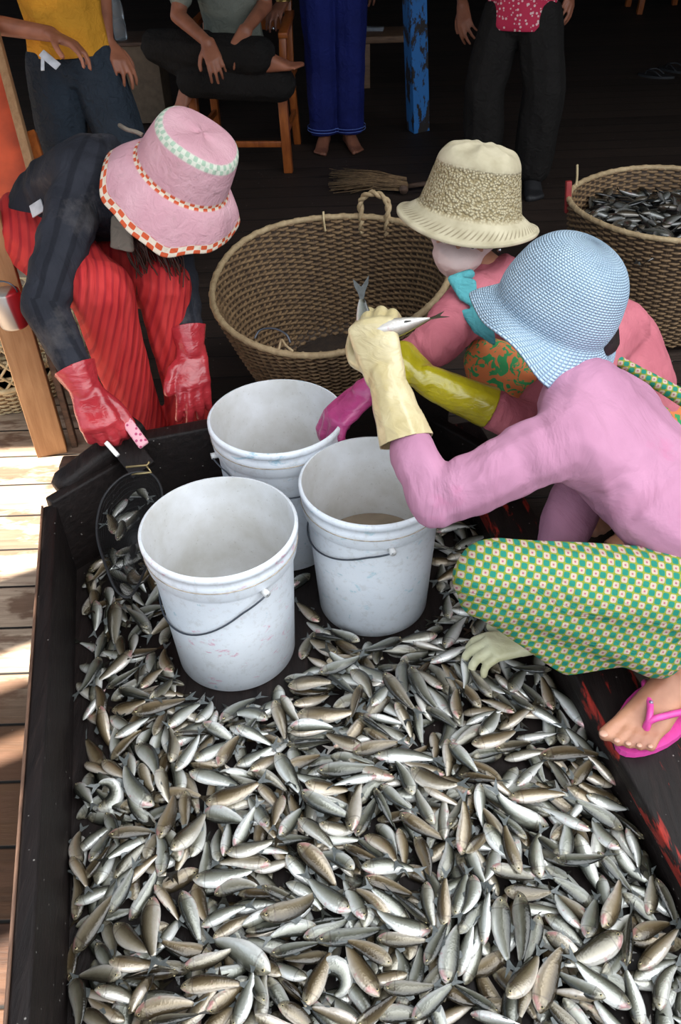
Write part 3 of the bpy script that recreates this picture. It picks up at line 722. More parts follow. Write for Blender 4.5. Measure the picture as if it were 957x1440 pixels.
for i in order:
    hx, hy, tx, ty, v = tr_list[i]
    a = WZ(hx, hy, .150); b = WZ(tx, ty, .150); d = a-b; L = d.length
    yaw = math.atan2(d.y, d.x); ctr = (a+b)/2
    L2 = min(max(L*1.08, .076), .112) if v is None else .088
    ctr = a - d.normalized()*L2/2
    if L < .05: ctr = (a+b)/2
    # the long wide fish along the walls and round the buckets are nudged clear of them
    for _ in range(30):
        moved = False
        for (bx, by, br) in BUCK:
            for t in (-.6, -.3, 0, .3, .5):
                qx, qy = ctr.x+math.cos(yaw)*t*L2, ctr.y+math.sin(yaw)*t*L2; dd = math.hypot(qx-bx, qy-by)
                if dd < br+.01: ctr.x += (qx-bx)/dd*.006; ctr.y += (qy-by)/dd*.006; moved = True
        for t in (-.62, .5):
            qx, qy = ctr.x+math.cos(yaw)*t*L2, ctr.y+math.sin(yaw)*t*L2
            if not inside(qx, qy): ctr += (Vector((-.05, 1.0, 0))-ctr).normalized()*.006; moved = True
        if not moved: break
    roll = fr.gauss(0, .38)
    if fr.random() < .12: roll += fr.choice([-1, 1])*.9
    v = v if v is not None else fr.choices([0, 1, 2, 3, 4, 5, 6, 7], [5, 5, 5, 2, 2, 2, 2, 2])[0]
    r = drop(ctr.x, ctr.y, yaw, L2, v, roll, idx)
    if r: placed.append(r); idx += 1
vis = {}
ii, jj = np.nonzero(Ow >= 0)
for i, j in zip(ii, jj):
    x = GX0+i*GS; y = GY0+j*GS
    v = Vector((x, y, Hm[i, j]))-CAM; dz = v.dot(_f)
    px = 478.5+v.dot(_r)/dz*FPX; py = 720-v.dot(_u)/dz*FPX
    if px < 0 or px > 957 or py > 1440: continue
    vis[Ow[i, j]] = vis.get(Ow[i, j], 0) + 1/dz**2
rank = sorted(placed, key=lambda r: -vis.get(r['idx'], 0))
NIND = 300
solo = rank[:NIND]; rest = [r for r in rank[NIND:]]
def fish_matrix(r):
    L = r['L']/LF; flip = r.get('flip', 0)
    m = Matrix.Translation((r['x'], r['y'], r['z'])) @ Matrix.Rotation(r['yaw'], 4, 'Z') @ Matrix.Rotation(-math.atan(r['sl']), 4, 'Y') @ Matrix.Rotation(r['roll']+flip, 4, 'X') @ Matrix.Scale(L, 4)
    return m
for r in placed: r['flip'] = math.pi if fr.random() < .5 else 0.0
def zone(px, py):
    if py < 830 and px < 300: return 'in the dark corner left of the front bucket'
    if py < 1000:
        if px < 250: return 'between front bucket and left board'
        if px < 440: return 'beside the foot of the front bucket'
        if px < 640: return 'before the bucket of water'
        return 'around the cream glove'
    c = 'left' if px < 320 else ('middle' if px < 620 else 'right')
    if py < 1130: w = {'left': 'near left board below front bucket', 'middle': 'mid heap below the buckets', 'right': 'below the cream glove'}[c]
    elif py < 1290: w = {'left': 'halfway down the left board', 'middle': 'in the centre of the heap', 'right': 'beside the red-streaked plank'}[c]
    else: w = {'left': 'in the heap nearest left corner', 'middle': 'in the heap nearest front edge', 'right': 'in the heap nearest right corner'}[c]
    return w
def heading(r):
    d = Vector((math.cos(r['yaw']), math.sin(r['yaw']), 0)); x, y = d.dot(_r), d.dot(_u)
    a = math.degrees(math.atan2(y, x)) % 360
    return ['right', 'upper right', 'up', 'upper left', 'left', 'lower left', 'down', 'lower right'][int((a+22.5)//45) % 8]
proto = {}
for v, (body, tm, dm, am, eyes) in enumerate(fish_parts):
    b = bpy.data.objects.new('fish', body)
    kids = [bpy.data.objects.new('tail_fin', tm), bpy.data.objects.new('dorsal_fin', dm), bpy.data.objects.new('anal_fin', am), bpy.data.objects.new('eye', eyes[0]), bpy.data.objects.new('eye', eyes[1])]
    proto[v] = (b, kids)
for r in solo:
    b, kids = proto[r['var']]; o = b.copy(); C.objects.link(o); o.matrix_basis = fish_matrix(r)
    for k_ in kids:
        c_ = k_.copy(); C.objects.link(c_); c_.parent = o
    v = Vector((r['x'], r['y'], r['z']))-CAM; dz = v.dot(_f); px = 478.5+v.dot(_r)/dz*FPX; py = 720-v.dot(_u)/dz*FPX
    bent = 'curled' if r['var'] in (8, 9) else ('slightly bent' if r['var'] in (3, 4) else 'slim')
    tag(o, '%s silver fish %s, head pointing %s' % (bent, zone(px, py), heading(r)), 'fish', 'silver fish of the heap ' + zone(px, py))
for v in proto:
    for o in [proto[v][0]]+proto[v][1]: bpy.data.objects.remove(o)
def join_fish(name, recs, parent=None, mat=None):
    V, F, A = [], [], []; n = 0
    for r in recs:
        lv, lf, la, _ = LOW[r['var']]; m = np.array(fish_matrix(r))
        V.append(lv @ m[:3, :3].T + m[:3, 3]); F += [tuple(i+n for i in f) for f in lf]; a = la.copy(); a[:, 2] = fr.random(); A.append(a); n += len(lv)
    me = bpy.data.meshes.new(name); me.from_pydata(np.concatenate(V).tolist(), [], F); me.update(); store(me, 'fc', np.concatenate(A))
    return link_mesh(name, me, mat or M['fish'], parent)
hp = join_fish('fish_heap', rest); tag(hp, 'lower layers of small silver fish heaped under the others in the tray', 'fish', None, 'stuff')

# ------------------------------------------------------------------ baskets
def axes_mat(origin, zax, xax=None):
    z = Vector(zax).normalized(); x = Vector(xax) if xax else Vector((1, 0, 0)); x = (x-z*x.dot(z)).normalized(); y = z.cross(x)
    m = Matrix((x, y, z)).transposed().to_4x4(); m.translation = Vector(origin); return m
def basket(label, origin, zax, rt, rb, h, rows, stakes, mats, squash=(1, 1), cat='basket', rim_r=.011, sag=0.0, seedp=0):
    Mx = axes_mat(origin, zax); root = thing('woven_basket', label, cat, origin)
    def P(t, f, off=0):                                                 # f: 0 bottom .. 1 rim
        r = rb+(rt-rb)*(f**.75) + off; w = 1+.012*math.sin(3*t+seedp)+.01*math.sin(5*t+1+seedp)
        return Mx @ Vector((r*w*math.cos(t)*squash[0], r*w*math.sin(t)*squash[1], h*f + sag*math.sin(2*t+seedp)*f))
    q = bmesh.new(); sg = 72; rings = []
    for off, rev in ((.0, 0), (.006, 1)):
        R0 = [[q.verts.new(P(2*math.pi*k/sg, f/10, off)) for k in range(sg)] for f in range(11)]
        for j in range(10):
            for k in range(sg):
                fc = (R0[j][k], R0[j][(k+1) % sg], R0[j+1][(k+1) % sg], R0[j+1][k]); q.faces.new(fc if rev else fc[::-1])
        q.faces.new(R0[0] if not rev else R0[0][::-1])
    obj('backing', q, mats[1], root)
    q = bmesh.new(); n = stakes*2; nw = stakes*4
    for j in range(rows):
        f = (j+.5)/rows; ph = j % 2; hh = h/rows*.44; wd = .0035
        ring = []
        jr = random.Random(j*7+seedp)
        for k in range(nw):
            t = 2*math.pi*k/nw; o = .003 + .0065*math.cos(t*stakes + math.pi*ph) ; ff = f+(.12*(jr.random()-.5))/rows
            ring.append([q.verts.new(P(t, max(0, ff-.44/rows), o-wd)), q.verts.new(P(t, ff-.30/rows, o+wd*1.1)), q.verts.new(P(t, ff+.30/rows, o+wd*1.1)), q.verts.new(P(t, min(1, ff+.44/rows), o-wd)),
                         q.verts.new(P(t, ff+.25/rows, o-wd*1.6)), q.verts.new(P(t, ff-.25/rows, o-wd*1.6))])
        for k in range(nw):
            A, B = ring[k], ring[(k+1) % nw]
            for i in range(6): q.faces.new((A[i], B[i], B[(i+1) % 6], A[(i+1) % 6]))
    obj('weave', q, mats[0], root)
    q = bmesh.new()
    for k in range(0, stakes):
        t = 2*math.pi*k/stakes
        for dt in (-.01, .01): tube(q, [P(t+dt, f/8, .003) for f in range(0, 9)], .0032, 5)
    obj('stakes', q, mats[0], root)
    q = bmesh.new(); core = [P(2*math.pi*k/90, 1.0, .003) for k in range(90)]
    tube(q, core, rim_r*.8, 8, True)
    tube(q, [core[(i//3) % 90].lerp(core[(i//3+1) % 90], (i % 3)/3) + Vector((math.cos(i*1.05), math.sin(i*1.05)*.4, math.sin(i*1.05)))*rim_r*.35 for i in range(270)], rim_r*.62, 6, True)
    obj('rim', q, mats[2], root)
    return root, P
WM = (M['wicker'], M['wicker_shell'], M['wicker_rim'])
def handle(root, P, t, span, hgt, r, mat, name='handle', lean=Vector((0, 0, 0)), up=None):
    a, b = P(t-span, 1), P(t+span, 1); m = (a+b)/2; u = (up or Vector((0, 0, 1)))
    pts = catmull([a-u*.05, a, a+u*hgt*.7, m+u*hgt+lean, b+u*hgt*.7, b, b-u*.05], 7)
    q = bmesh.new()
    for ph in (0, math.pi):
        tw = []
        for i, p in enumerate(pts):
            d = (pts[min(i+1, len(pts)-1)]-pts[max(i-1, 0)]).normalized(); x, y = frame_for(d)
            tw.append(p + (x*math.cos(i*.8+ph)+y*math.sin(i*.8+ph))*r*.55)
        tube(q, tw, r*.75, 7)
    return obj(name, q, mat, root)
# the big middle basket leans towards the lens and to the left
bc = W(462, 388, 2.37)
zax = Vector((-.09, -.16, 1)).normalized()
b_root, bP = basket('large brown basket, empty, open top leaning towards the white buckets', bc - zax*.36, zax, .325, .21, .36, 44, 36, WM, (1.0, 1.0), sag=.012, seedp=2)
handle(b_root, bP, R_(64), .13, .075, .0085, M['wicker_rim'])
def loop(root, pts, r, mat, name): q = bmesh.new(); tube(q, catmull(pts, 8), r, 6); return obj(name, q, mat, root)
loop(b_root, [W(358, 476, 2.10), W(366, 464, 2.10), W(385, 462, 2.09), W(402, 470, 2.08), W(408, 482, 2.08)], .0028, M['wire'], 'cord_loop')
loop(b_root, [W(392, 492, 2.075), W(396, 478, 2.065), W(402, 486, 2.06), W(412, 494, 2.06)], .003, M['wicker_rim'], 'cord_tie')
loop(b_root, [bP(R_(92), 1)+Vector((0, 0, .02)), bP(R_(92), 1)+Vector((0, -.012, .0)), bP(R_(92), .9)+Vector((0, -.01, 0))], .0035, M['wicker_pale'], 'cord_tie')
rebase(b_root)
# right basket full of fish
rc_ = W(948, 283, 2.86)
r_root, rP = basket('big brown basket filled with small shade-toned silver fish, behind the blue hat', Vector((rc_.x, rc_.y, .02)), Vector((0, 0, 1)), .335, .25, rc_.z-.02, 44, 36, WM, seedp=5)
q = bmesh.new(); p0 = rP(R_(168), 1)
prism(q, p0+Vector((-.004, -.01, -.05)), p0+Vector((-.012, 0, .055)), .02, .022, Vector((0, 1, 0)), .004); obj('handle_stub', q, M['red_paint'], r_root)
loop(r_root, [rP(R_(150), 1)+Vector((0, 0, -.02)), rP(R_(150), 1)+Vector((.0, 0, .03)), rP(R_(150), 1)+Vector((-.006, 0, .075))], .004, M['wicker_pale'], 'cane_end')
rebase(r_root)
fb = []
br_ = random.Random(9)
cxy = Vector((rc_.x, rc_.y, 0)); zf = rc_.z-.055
for i in range(330):
    a = br_.uniform(0, 2*math.pi); rr = .30*math.sqrt(br_.random()); lay = i/330
    fb.append(dict(x=cxy.x+rr*math.cos(a), y=cxy.y+rr*math.sin(a), z=zf-.02+.03*lay-.02*(rr/.3)**2+br_.uniform(-.006, .006), yaw=br_.uniform(0, 6.28), sl=br_.uniform(-.25, .25), roll=br_.gauss(0, .6), L=br_.uniform(.08, .1), var=br_.randrange(8), flip=br_.choice([0, math.pi])))
q = bmesh.new(); bmesh.ops.create_circle(q, cap_ends=True, segments=48, radius=.295, matrix=Matrix.Translation((cxy.x, cxy.y, zf-.035)))
bed = join_fish('fish_pile', fb, None, M['fish_shaded']); tag(bed, 'small shade-toned silver fish filling the big basket behind the blue hat', 'fish', None, 'stuff')
obj('pile_core', q, plain('dark fill under fish', H('26282a'), .4), bed)  # dark disc filling in beneath the fish
# pale basket at the left, partly behind the timber post
lc = WZ(12, 592, 0)
WP = (M['wicker_pale'], M['wicker'], M['wicker_pale'])
l_root, lP = basket('pale sunlit basket with open lattice top behind the timber post', Vector((lc.x-.03, lc.y+.2, 0.0)), Vector((0, 0, 1)), .24, .15, .13, 12, 20, WP, seedp=1)
q = bmesh.new(); cc = Vector((lc.x-.03, lc.y+.2, 0))
for k in range(34):
    for sgn in (1, -1):
        t0 = 2*math.pi*k/34; pts = [cc + Vector((.24*math.cos(t0+sgn*f*.5)*(1+.06*math.sin(f*3)), .24*math.sin(t0+sgn*f*.5)*(1+.06*math.sin(f*3)), .13+.15*f)) for f in [i/6 for i in range(7)]]
        tube(q, pts, .0045, 5)
for z_ in (.17, .225, .28): tube(q, [cc+Vector((.245*math.cos(t), .245*math.sin(t), z_)) for t in [2*math.pi*i/48 for i in range(48)]], .005, 5, True)
obj('lattice_wall', q, M['wicker_pale'], l_root); rebase(l_root)

# ------------------------------------------------------------------ timber post, mug, side things
foot = WZ(76, 642, 0); px_, py_ = foot.x-.012, foot.y+.03
post = thing('timber_post', 'pale orange sawn timber post standing on the deck beside the tray corner', 'post', (px_, py_, 0))
rot = Matrix.Rotation(R_(14), 3, 'Z')
bm = bmesh.new(); box(bm, (0, 0, 1.35), (.088, .05, 2.7), rot, .003); o = obj('square_post', bm, M['post'], post); o['_rb'] = 1
bm = bmesh.new(); box(bm, (.06, .035, .26), (.018, .05, .52), rot, .003); o = obj('side_batten', bm, M['old_wood'], post); o['_rb'] = 1
mp = W(14, 432, 2.18)
mug = thing('metal_can', 'small silver and red metal can hanging on the timber post', 'can', tuple(mp))
bm = bmesh.new(); lathe(bm, [(.001, -.05), (.034, -.05), (.036, -.045), (.037, .03), (.033, .04), (.033, .044), (.001, .044)], None, 32)
def can_mat():
    t = NT('brushed can'); o_ = t.obj(); s_ = t.sep(o_)
    c = t.mix(t.ramp(t.math('ADD', s_[0], t.math('MULTIPLY', s_[2], .1)), [(.012, (0, 0, 0)), (.016, (1, 1, 1))]), H('b9b4ac'), H('b0343a')); t.set(Base__Color=c, Roughness=.35, Metallic=.6); return t.m
o = obj('can_body', bm, can_mat(), mug); o['_rb'] = 1
bm = bmesh.new(); tube(bm, [Vector((.034*math.cos(t), -.01, .045+.03*math.sin(t))) for t in [math.pi*i/12 for i in range(13)]], .0025, 6); o = obj('wire_handle', bm, M['wire'], mug); o['_rb'] = 1
# tall orange board with timber edge (left margin)
bo = thing('orange_board', 'tall orange painted panel with a bare timber edge at the left margin', 'board', tuple(W(20, 200, 2.95)))
a, b = W(2, 60, 2.95), W(62, 300, 2.95)
q = bmesh.new(); y_ = a.y; aa = W(-60, 60, 2.98); bb_ = W(-10, 330, 2.98)
vs = [W(0, 70, 2.98), W(50, 262, 2.98), W(58, 300, 2.98), W(-70, 300, 2.98), W(-130, 70, 2.98)]
n_ = (vs[1]-vs[0]).cross(vs[3]-vs[1]).normalized()
f0 = [q.verts.new(v) for v in vs]; f1 = [q.verts.new(v-n_*.02 if n_.y < 0 else v+n_*.02) for v in vs]
q.faces.new(f0); q.faces.new(f1[::-1])
for i in range(5): q.faces.new((f0[i], f0[(i+1) % 5], f1[(i+1) % 5], f1[i]))
bmesh.ops.recalc_face_normals(q, faces=q.faces)
obj('panel', q, plain('orange paint', H('c8502a'), .6, 0, .2, 8), bo, False)
q = bmesh.new(); prism(q, W(-14, 20, 2.94), W(66, 318, 2.94), .028, .04, -_f, .002); obj('timber_edge', q, M['post'], bo)
q = bmesh.new(); prism(q, W(44, 186, 2.97), W(80, 300, 2.97), .03, .03, -_f, .002); obj('timber_edge', q, M['chair_wood'], bo)
rebase(bo)
# blue painted post
fp = WZ(589, 187, 0); top = W(570, -260, 4.9)
bm = bmesh.new(); box(bm, (0, 0, 1.35), (.10, .10, 2.7), Matrix.Rotation(R_(20), 3, 'Z'), .004)
o = obj('painted_post', bm, M['blue_paint']); o.location = (fp.x, fp.y+.05, 0); o.rotation_euler = (0, R_(-3.6), 0); tag(o, 'square post with peeling blue paint in the dark background', 'post')
# whisk broom
bp = WZ(520, 262, .02)
br = thing('straw_broom', 'dusty straw broom head lying on the dark floor behind the basket', 'broom', tuple(bp))
q = bmesh.new(); r5 = random.Random(3); hd_ = WZ(572, 262, .03); ed = WZ(478, 258, .015)
for i in range(130):
    s_ = hd_ + Vector((0, r5.uniform(-.05, .05), r5.uniform(-.01, .03))); e_ = ed + Vector((r5.uniform(-.06, .08), r5.uniform(-.12, .16), r5.uniform(-.01, .03)))
    m_ = s_.lerp(e_, .5)+Vector((0, 0, .015)); tube(q, [s_, m_, e_], .0022, 4)
obj('bristles', q, M['wicker'], br); q = bmesh.new(); tube(q, [hd_+Vector((-.02, -.05, 0)), hd_+Vector((-.02, .05, 0))], .022, 8); tube(q, [hd_, hd_+Vector((.5, .12, .01))], .012, 8); obj('handle', q, M['old_wood'], br); rebase(br)
# flip-flops on the far floor
def slipper(name, label, loc, rz, mat, strapmat, L=.24, group=None):
    root = thing(name, label, 'sandal', loc, group); root.rotation_euler = (0, 0, rz)
    q = bmesh.new(); N = 28; ring0 = []; ring1 = []
    for i in range(N):
        t = 2*math.pi*i/N; x = math.cos(t)*L/2; w = .046+.009*math.cos(t)-.008*math.cos(2*t); y = math.sin(t)*w
        ring0.append(q.verts.new((x, y, 0))); ring1.append(q.verts.new((x, y, .014)))
    q.faces.new(ring0[::-1]); q.faces.new(ring1)
    for i in range(N): q.faces.new((ring0[i], ring0[(i+1) % N], ring1[(i+1) % N], ring1[i]))
    o = obj('sole', q, mat, root, False); o['_rb'] = 1
    q = bmesh.new()
    for s_ in (1, -1): tube(q, catmull([(.075, 0, .012), (.06, s_*.008, .035), (.01, s_*.038, .04), (-.04, s_*.044, .012)], 6), .0055, 8)
    o = obj('strap', q, strapmat, root); o['_rb'] = 1; return root
M['rubber_dark'] = plain('black rubber', H('1d1c1e'), .6)
for i, (x_, y_, a_) in enumerate(((922, 108, 2.6), (948, 100, 2.2))):
    p_ = WZ(x_, y_, 0.0); slipper('flip_flop', ['left black flip-flop of the pair on the far dark floor', 'right black flip-flop of the pair on the far dark floor'][i], tuple(p_), a_, M['rubber_dark'], M['rubber_dark'], group='black flip-flops on the floor')
# low dark bench with papers behind the blue post
M['bench_wood'] = wood('worn brown bench wood', H('5a4230'), H('8e6c50'), (3, 20, 20), .6)
bp_ = WZ(545, 75, 0)
bp_ = W(548, 48, 5.6); bn = thing('low_bench', 'dark wooden bench in shadow behind the blue painted post', 'bench', (bp_.x, bp_.y, 0))
bm = bmesh.new(); box(bm, (0, 0, .29), (.40, .3, .04), None, .006); o = obj('bench_top', bm, M['bench_wood'], bn); o['_rb'] = 1
for sx_ in (-.16, .16):
    for sy_ in (-.11, .11): bm = bmesh.new(); box(bm, (sx_, sy_, .135), (.045, .045, .27), None, .004); o = obj('leg', bm, M['bench_wood'], bn); o['_rb'] = 1
pp = W(528, 20, 5.6)
bm = bmesh.new(); r6 = random.Random(4)
for i in range(4): box(bm, (0, 0, .004*i), (.12, .08, .0035), Matrix.Rotation(r6.uniform(-.3, .3), 3, 'Z'))
o = obj('paper_stack', bm, plain('grey paper', H('8f9298'), .8)); o.location = (bp_.x-.10, bp_.y+.05, .312); tag(o, 'small stack of grey paper on the dark bench', 'paper')
# upper right: dim wooden chair legs
for i, (x_, y_) in enumerate(((905, 18),)):
    p_ = WZ(x_, 24, 0)
    dt = thing('dim_stool', 'dim reddish wooden stool at the top right edge', 'stool', (p_.x+.2, p_.y+.3, 0))
    for sx_ in (-.18, .18):
        for sy_ in (-.16, .16): bm = bmesh.new(); prism(bm, (sx_*1.15, sy_*1.1, 0), (sx_, sy_, .42), .045, .045, (0, 1, 0)); o = obj('leg', bm, M['chair_wood'], dt); o['_rb'] = 1
    bm = bmesh.new(); box(bm, (0, 0, .44), (.44, .4, .04), None, .01); o = obj('seat', bm, M['chair_wood'], dt); o['_rb'] = 1
# wooden crate behind the seated man, and plastic bottle
cp_ = WZ(208, 176, 0)
cr = thing('wooden_crate', 'brown wooden box behind the sitting man and the yellow shirt', 'box', (cp_.x, cp_.y+.15, 0))
bm = bmesh.new(); box(bm, (0, 0, .22), (.24, .3, .42), None, .004); o = obj('crate_body', bm, plain('cardboard brown', H('6b5a48'), .8), cr); o['_rb'] = 1
bm = bmesh.new(); box(bm, (0, 0, .44), (.26, .32, .02), None, .004); o = obj('lid', bm, M['old_wood'], cr); o['_rb'] = 1
gl = NT('clear plastic'); gl.set(Base__Color=(.8, .86, .9), Roughness=.12, Transmission__Weight=.85, IOR=1.3)
bt = thing('plastic_bottle', 'clear plastic bottle standing on the brown wooden box', 'bottle', (cp_.x-.12+.03, cp_.y+.08, .45))
bm = bmesh.new(); lathe(bm, [(.001, 0), (.034, 0), (.037, .01), (.037, .09), (.034, .1), (.037, .11), (.037, .17), (.03, .2), (.014, .235), (.013, .25), (.001, .25)], None, 28, wob=lambda j, t, r, z: (r*(1+.03*math.sin(5*t)), z)); o = obj('bottle_body', bm, gl.m, bt); o['_rb'] = 1
bm = bmesh.new(); lathe(bm, [(.001, .25), (.016, .25), (.016, .268), (.001, .268)], None, 20); o = obj('cap', bm, plain('blue cap', H('4a6ea0'), .4), bt); o['_rb'] = 1

# ------------------------------------------------------------------ scoop net in the left corner
nr_ = thing('scoop_net', 'black landing net with fish inside it and a flat dark wooden handle', 'net', tuple(WZ(190, 720, .2)))
ha, hb = W(152, 598, 2.02), W(203, 662, 1.95)
q = bmesh.new(); prism(q, ha, hb, .062, .012, -_f*1.0+Vector((0, 0, .2)), .002); obj('handle_board', q, M['tray'], nr_)
hd2 = (hb-ha).normalized(); sd = hd2.cross(-_f).normalized()
pinkm = NT('pink dotted grip'); o_ = pinkm.obj(); vd = pinkm.n('ShaderNodeTexVoronoi', Vector=o_, Scale=95.0, Randomness=.3).outputs['Distance']
pinkm.set(Base__Color=pinkm.ramp(vd, [(.30, H('b8456f')), (.36, H('e9a9b2'))]), Roughness=.6)
q = bmesh.new(); s1 = W(176, 590, 1.955); s2 = W(203, 627, 1.94); prism(q, s1, s2, .026, .012, -_f, .005); obj('pink_grip', q, pinkm.m, nr_)
q = bmesh.new(); prism(q, W(149, 622, 1.94), W(166, 641, 1.935), .01, .01, -_f, .002); obj('white_strip', q, plain('white strap', H('f0ece6'), .6), nr_)
brass = plain('brass wire', H('a89468'), .35, .7)
q = bmesh.new(); tube(q, [W(177, 657, 1.925), W(207, 654, 1.925), W(210, 649, 1.925)], .0028, 6); tube(q, [W(185, 667, 1.92), W(213, 664, 1.92), W(206, 655, 1.92)], .0028, 6); obj('brass_clip', q, brass, nr_)
hoop = [W(x, y, d) for x, y, d in ((190, 664, 1.92), (165, 676, 1.90), (143, 705, 1.87), (136, 750, 1.82), (150, 800, 1.75), (165, 832, 1.72), (184, 838, 1.72), (204, 800, 1.77), (222, 745, 1.85), (228, 695, 1.90), (215, 668, 1.92))]
hc = sum(hoop, Vector())/len(hoop); hoopc = catmull(hoop, 6, True)
hoopc = [Vector((p.x, p.y, max(p.z, .165))) for p in hoopc]
q = bmesh.new(); tube(q, hoopc, .0028, 6, True); obj('hoop', q, M['rubber_dark'], nr_)
q = bmesh.new(); N = len(hoopc); J = 9; g = [[None]*N for _ in range(J)]
for j in range(J):
    f = j/J; 
    for i in range(N):
        p = hoopc[i].lerp(hc, f); p.z = hoopc[i].z*(1-f)+hc.z*f - .045*math.sin(f*math.pi/2)**.8 + .006*noise.noise(p*30); p.z = max(p.z, ZF+.045); g[j][i] = q.verts.new(p)
ctr_ = q.verts.new(Vector((hc.x, hc.y, max(ZF+.045, hc.z-.05))))
for j in range(J-1):
    for i in range(N): q.faces.new((g[j][i], g[j][(i+1) % N], g[j+1][(i+1) % N], g[j+1][i]))
for i in range(N): q.faces.new((g[J-1][i], g[J-1][(i+1) % N], ctr_))
o = obj('netting', q, plain('black netting', H('101012'), .7), nr_)
sm = o.modifiers.new('sub', 'SUBSURF'); sm.subdivision_type = 'SIMPLE'; sm.levels = 1; sm.render_levels = 1
wf = o.modifiers.new('w', 'WIREFRAME'); wf.thickness = .0008; wf.use_even_offset = False
rebase(nr_)
for i_, (hx, hy, tx, ty, v_) in enumerate(((300, 230, 245, 300, 0), (340, 290, 250, 330, 1), (320, 350, 360, 300, 2), (290, 205, 370, 200, 5), (350, 160, 400, 220, 0), (275, 400, 300, 330, 4), (330, 530, 400, 600, 9), (300, 470, 380, 450, 3), (255, 380, 240, 300, 6), (345, 420, 300, 500, 7))):
    a_ = WZ(80+hx*SC, 630+hy*SC, .215); b_ = WZ(80+tx*SC, 630+ty*SC, .215); d_ = a_-b_; c_ = (a_+b_)/2
    rec = dict(x=c_.x, y=c_.y, z=.208+.004*(i_ % 3), yaw=math.atan2(d_.y, d_.x), sl=0, roll=.3*(i_ % 3-1), L=.082, var=v_, flip=0)
    o = bpy.data.objects.new('fish', fish_parts[v_][0]); C.objects.link(o); o.matrix_basis = fish_matrix(rec)
    for nm_, me_ in (('tail_fin', fish_parts[v_][1]), ('dorsal_fin', fish_parts[v_][2]), ('anal_fin', fish_parts[v_][3]), ('eye', fish_parts[v_][4][0]), ('eye', fish_parts[v_][4][1])):
        k_ = bpy.data.objects.new(nm_, me_); C.objects.link(k_); k_.parent = o
    tag(o, 'curled silver fish caught inside the black landing net' if v_ == 9 else 'small silver fish lying inside the black landing net', 'fish', 'fish inside the landing net')
# fish tail standing out of the murky water


# ------------------------------------------------------------------ people: bodies, clothes, hats
def ell(p, r, lat, up):
    lat = Vector(lat).normalized(); up = Vector(up); up = (up-lat*up.dot(lat)).normalized(); f = lat.cross(up)
    return (Vector(p), r, (lat, f, up))
def grow(groups, d): return [[(b[0], (b[1]+d if not isinstance(b[1], tuple) else tuple(x+d for x in b[1])), *b[2:]) for b in g] for g in groups]
def head_groups(c, fwd, up, s=1.0):
    fwd = Vector(fwd).normalized(); up = Vector(up); up = (up-fwd*up.dot(fwd)).normalized(); lat = fwd.cross(up)
    P = lambda a, b, h: c + (fwd*a+lat*b+up*h)*s
    fr_ = (lat, fwd, up); E = lambda p, r: (p, tuple(x*s for x in r), fr_)
    g = [[E(P(-.012, 0, .028), (.073, .09, .082))], [E(P(.012, 0, -.012), (.062, .07, .07)), E(P(.045, 0, -.082), (.024, .02, .02)), E(P(.02, 0, -.06), (.05, .045, .03))],
         [E(P(.07, 0, .022), (.045, .014, .012))], [(P(.086, 0, .0), .007*s), (P(.103, 0, -.028), .011*s)], [(P(.09, .012, -.031), .0075*s), (P(.09, -.012, -.031), .0075*s)],
         [E(P(.083, 0, -.054), (.021, .009, .006))], [E(P(.081, 0, -.064), (.018, .009, .006))], [E(P(.06, .038, -.02), (.018, .018, .018))], [E(P(.06, -.038, -.02), (.018, .018, .018))]]
    for sd in (1, -1): g.append([E(P(-.008, sd*.074, -.004), (.008, .019, .03)), E(P(.0, sd*.068, -.018), (.006, .01, .014))])
    return g, P, lat, up, fwd
def face_parts(root, P, lat, up, fwd, s, brow=True):
    for sd in (1, -1):
        q = bmesh.new(); c = P(.076, sd*.031, .002)
        bmesh.ops.create_uvsphere(q, u_segments=16, v_segments=10, radius=.0115*s, matrix=Matrix.Translation(c)); obj('eye', q, plain('eye white', H('d8d0c8'), .2, 0, 0, 30, 0), root)
        e = root.children[-1]; q = bmesh.new(); bmesh.ops.create_uvsphere(q, u_segments=14, v_segments=8, radius=.006*s, matrix=Matrix.Translation(c+fwd*.0068*s)); obj('iris', q, M['eye'], e)
        if brow: q = bmesh.new(); tube(q, [P(.086, sd*.016, .024), P(.088, sd*.032, .029), P(.078, sd*.048, .024)], [.002*s, .0035*s, .0015*s], 6); obj('eyebrow', q, M['hair'], root)
    q = bmesh.new(); tube(q, catmull([P(.082, .022, -.058), P(.092, .008, -.0555), P(.0925, -.008, -.0555), P(.082, -.022, -.058)], 4), .0045*s, 8); obj('lips', q, plain('lips', H('8a4a44'), .5, 0, .05, 30, 0), root)
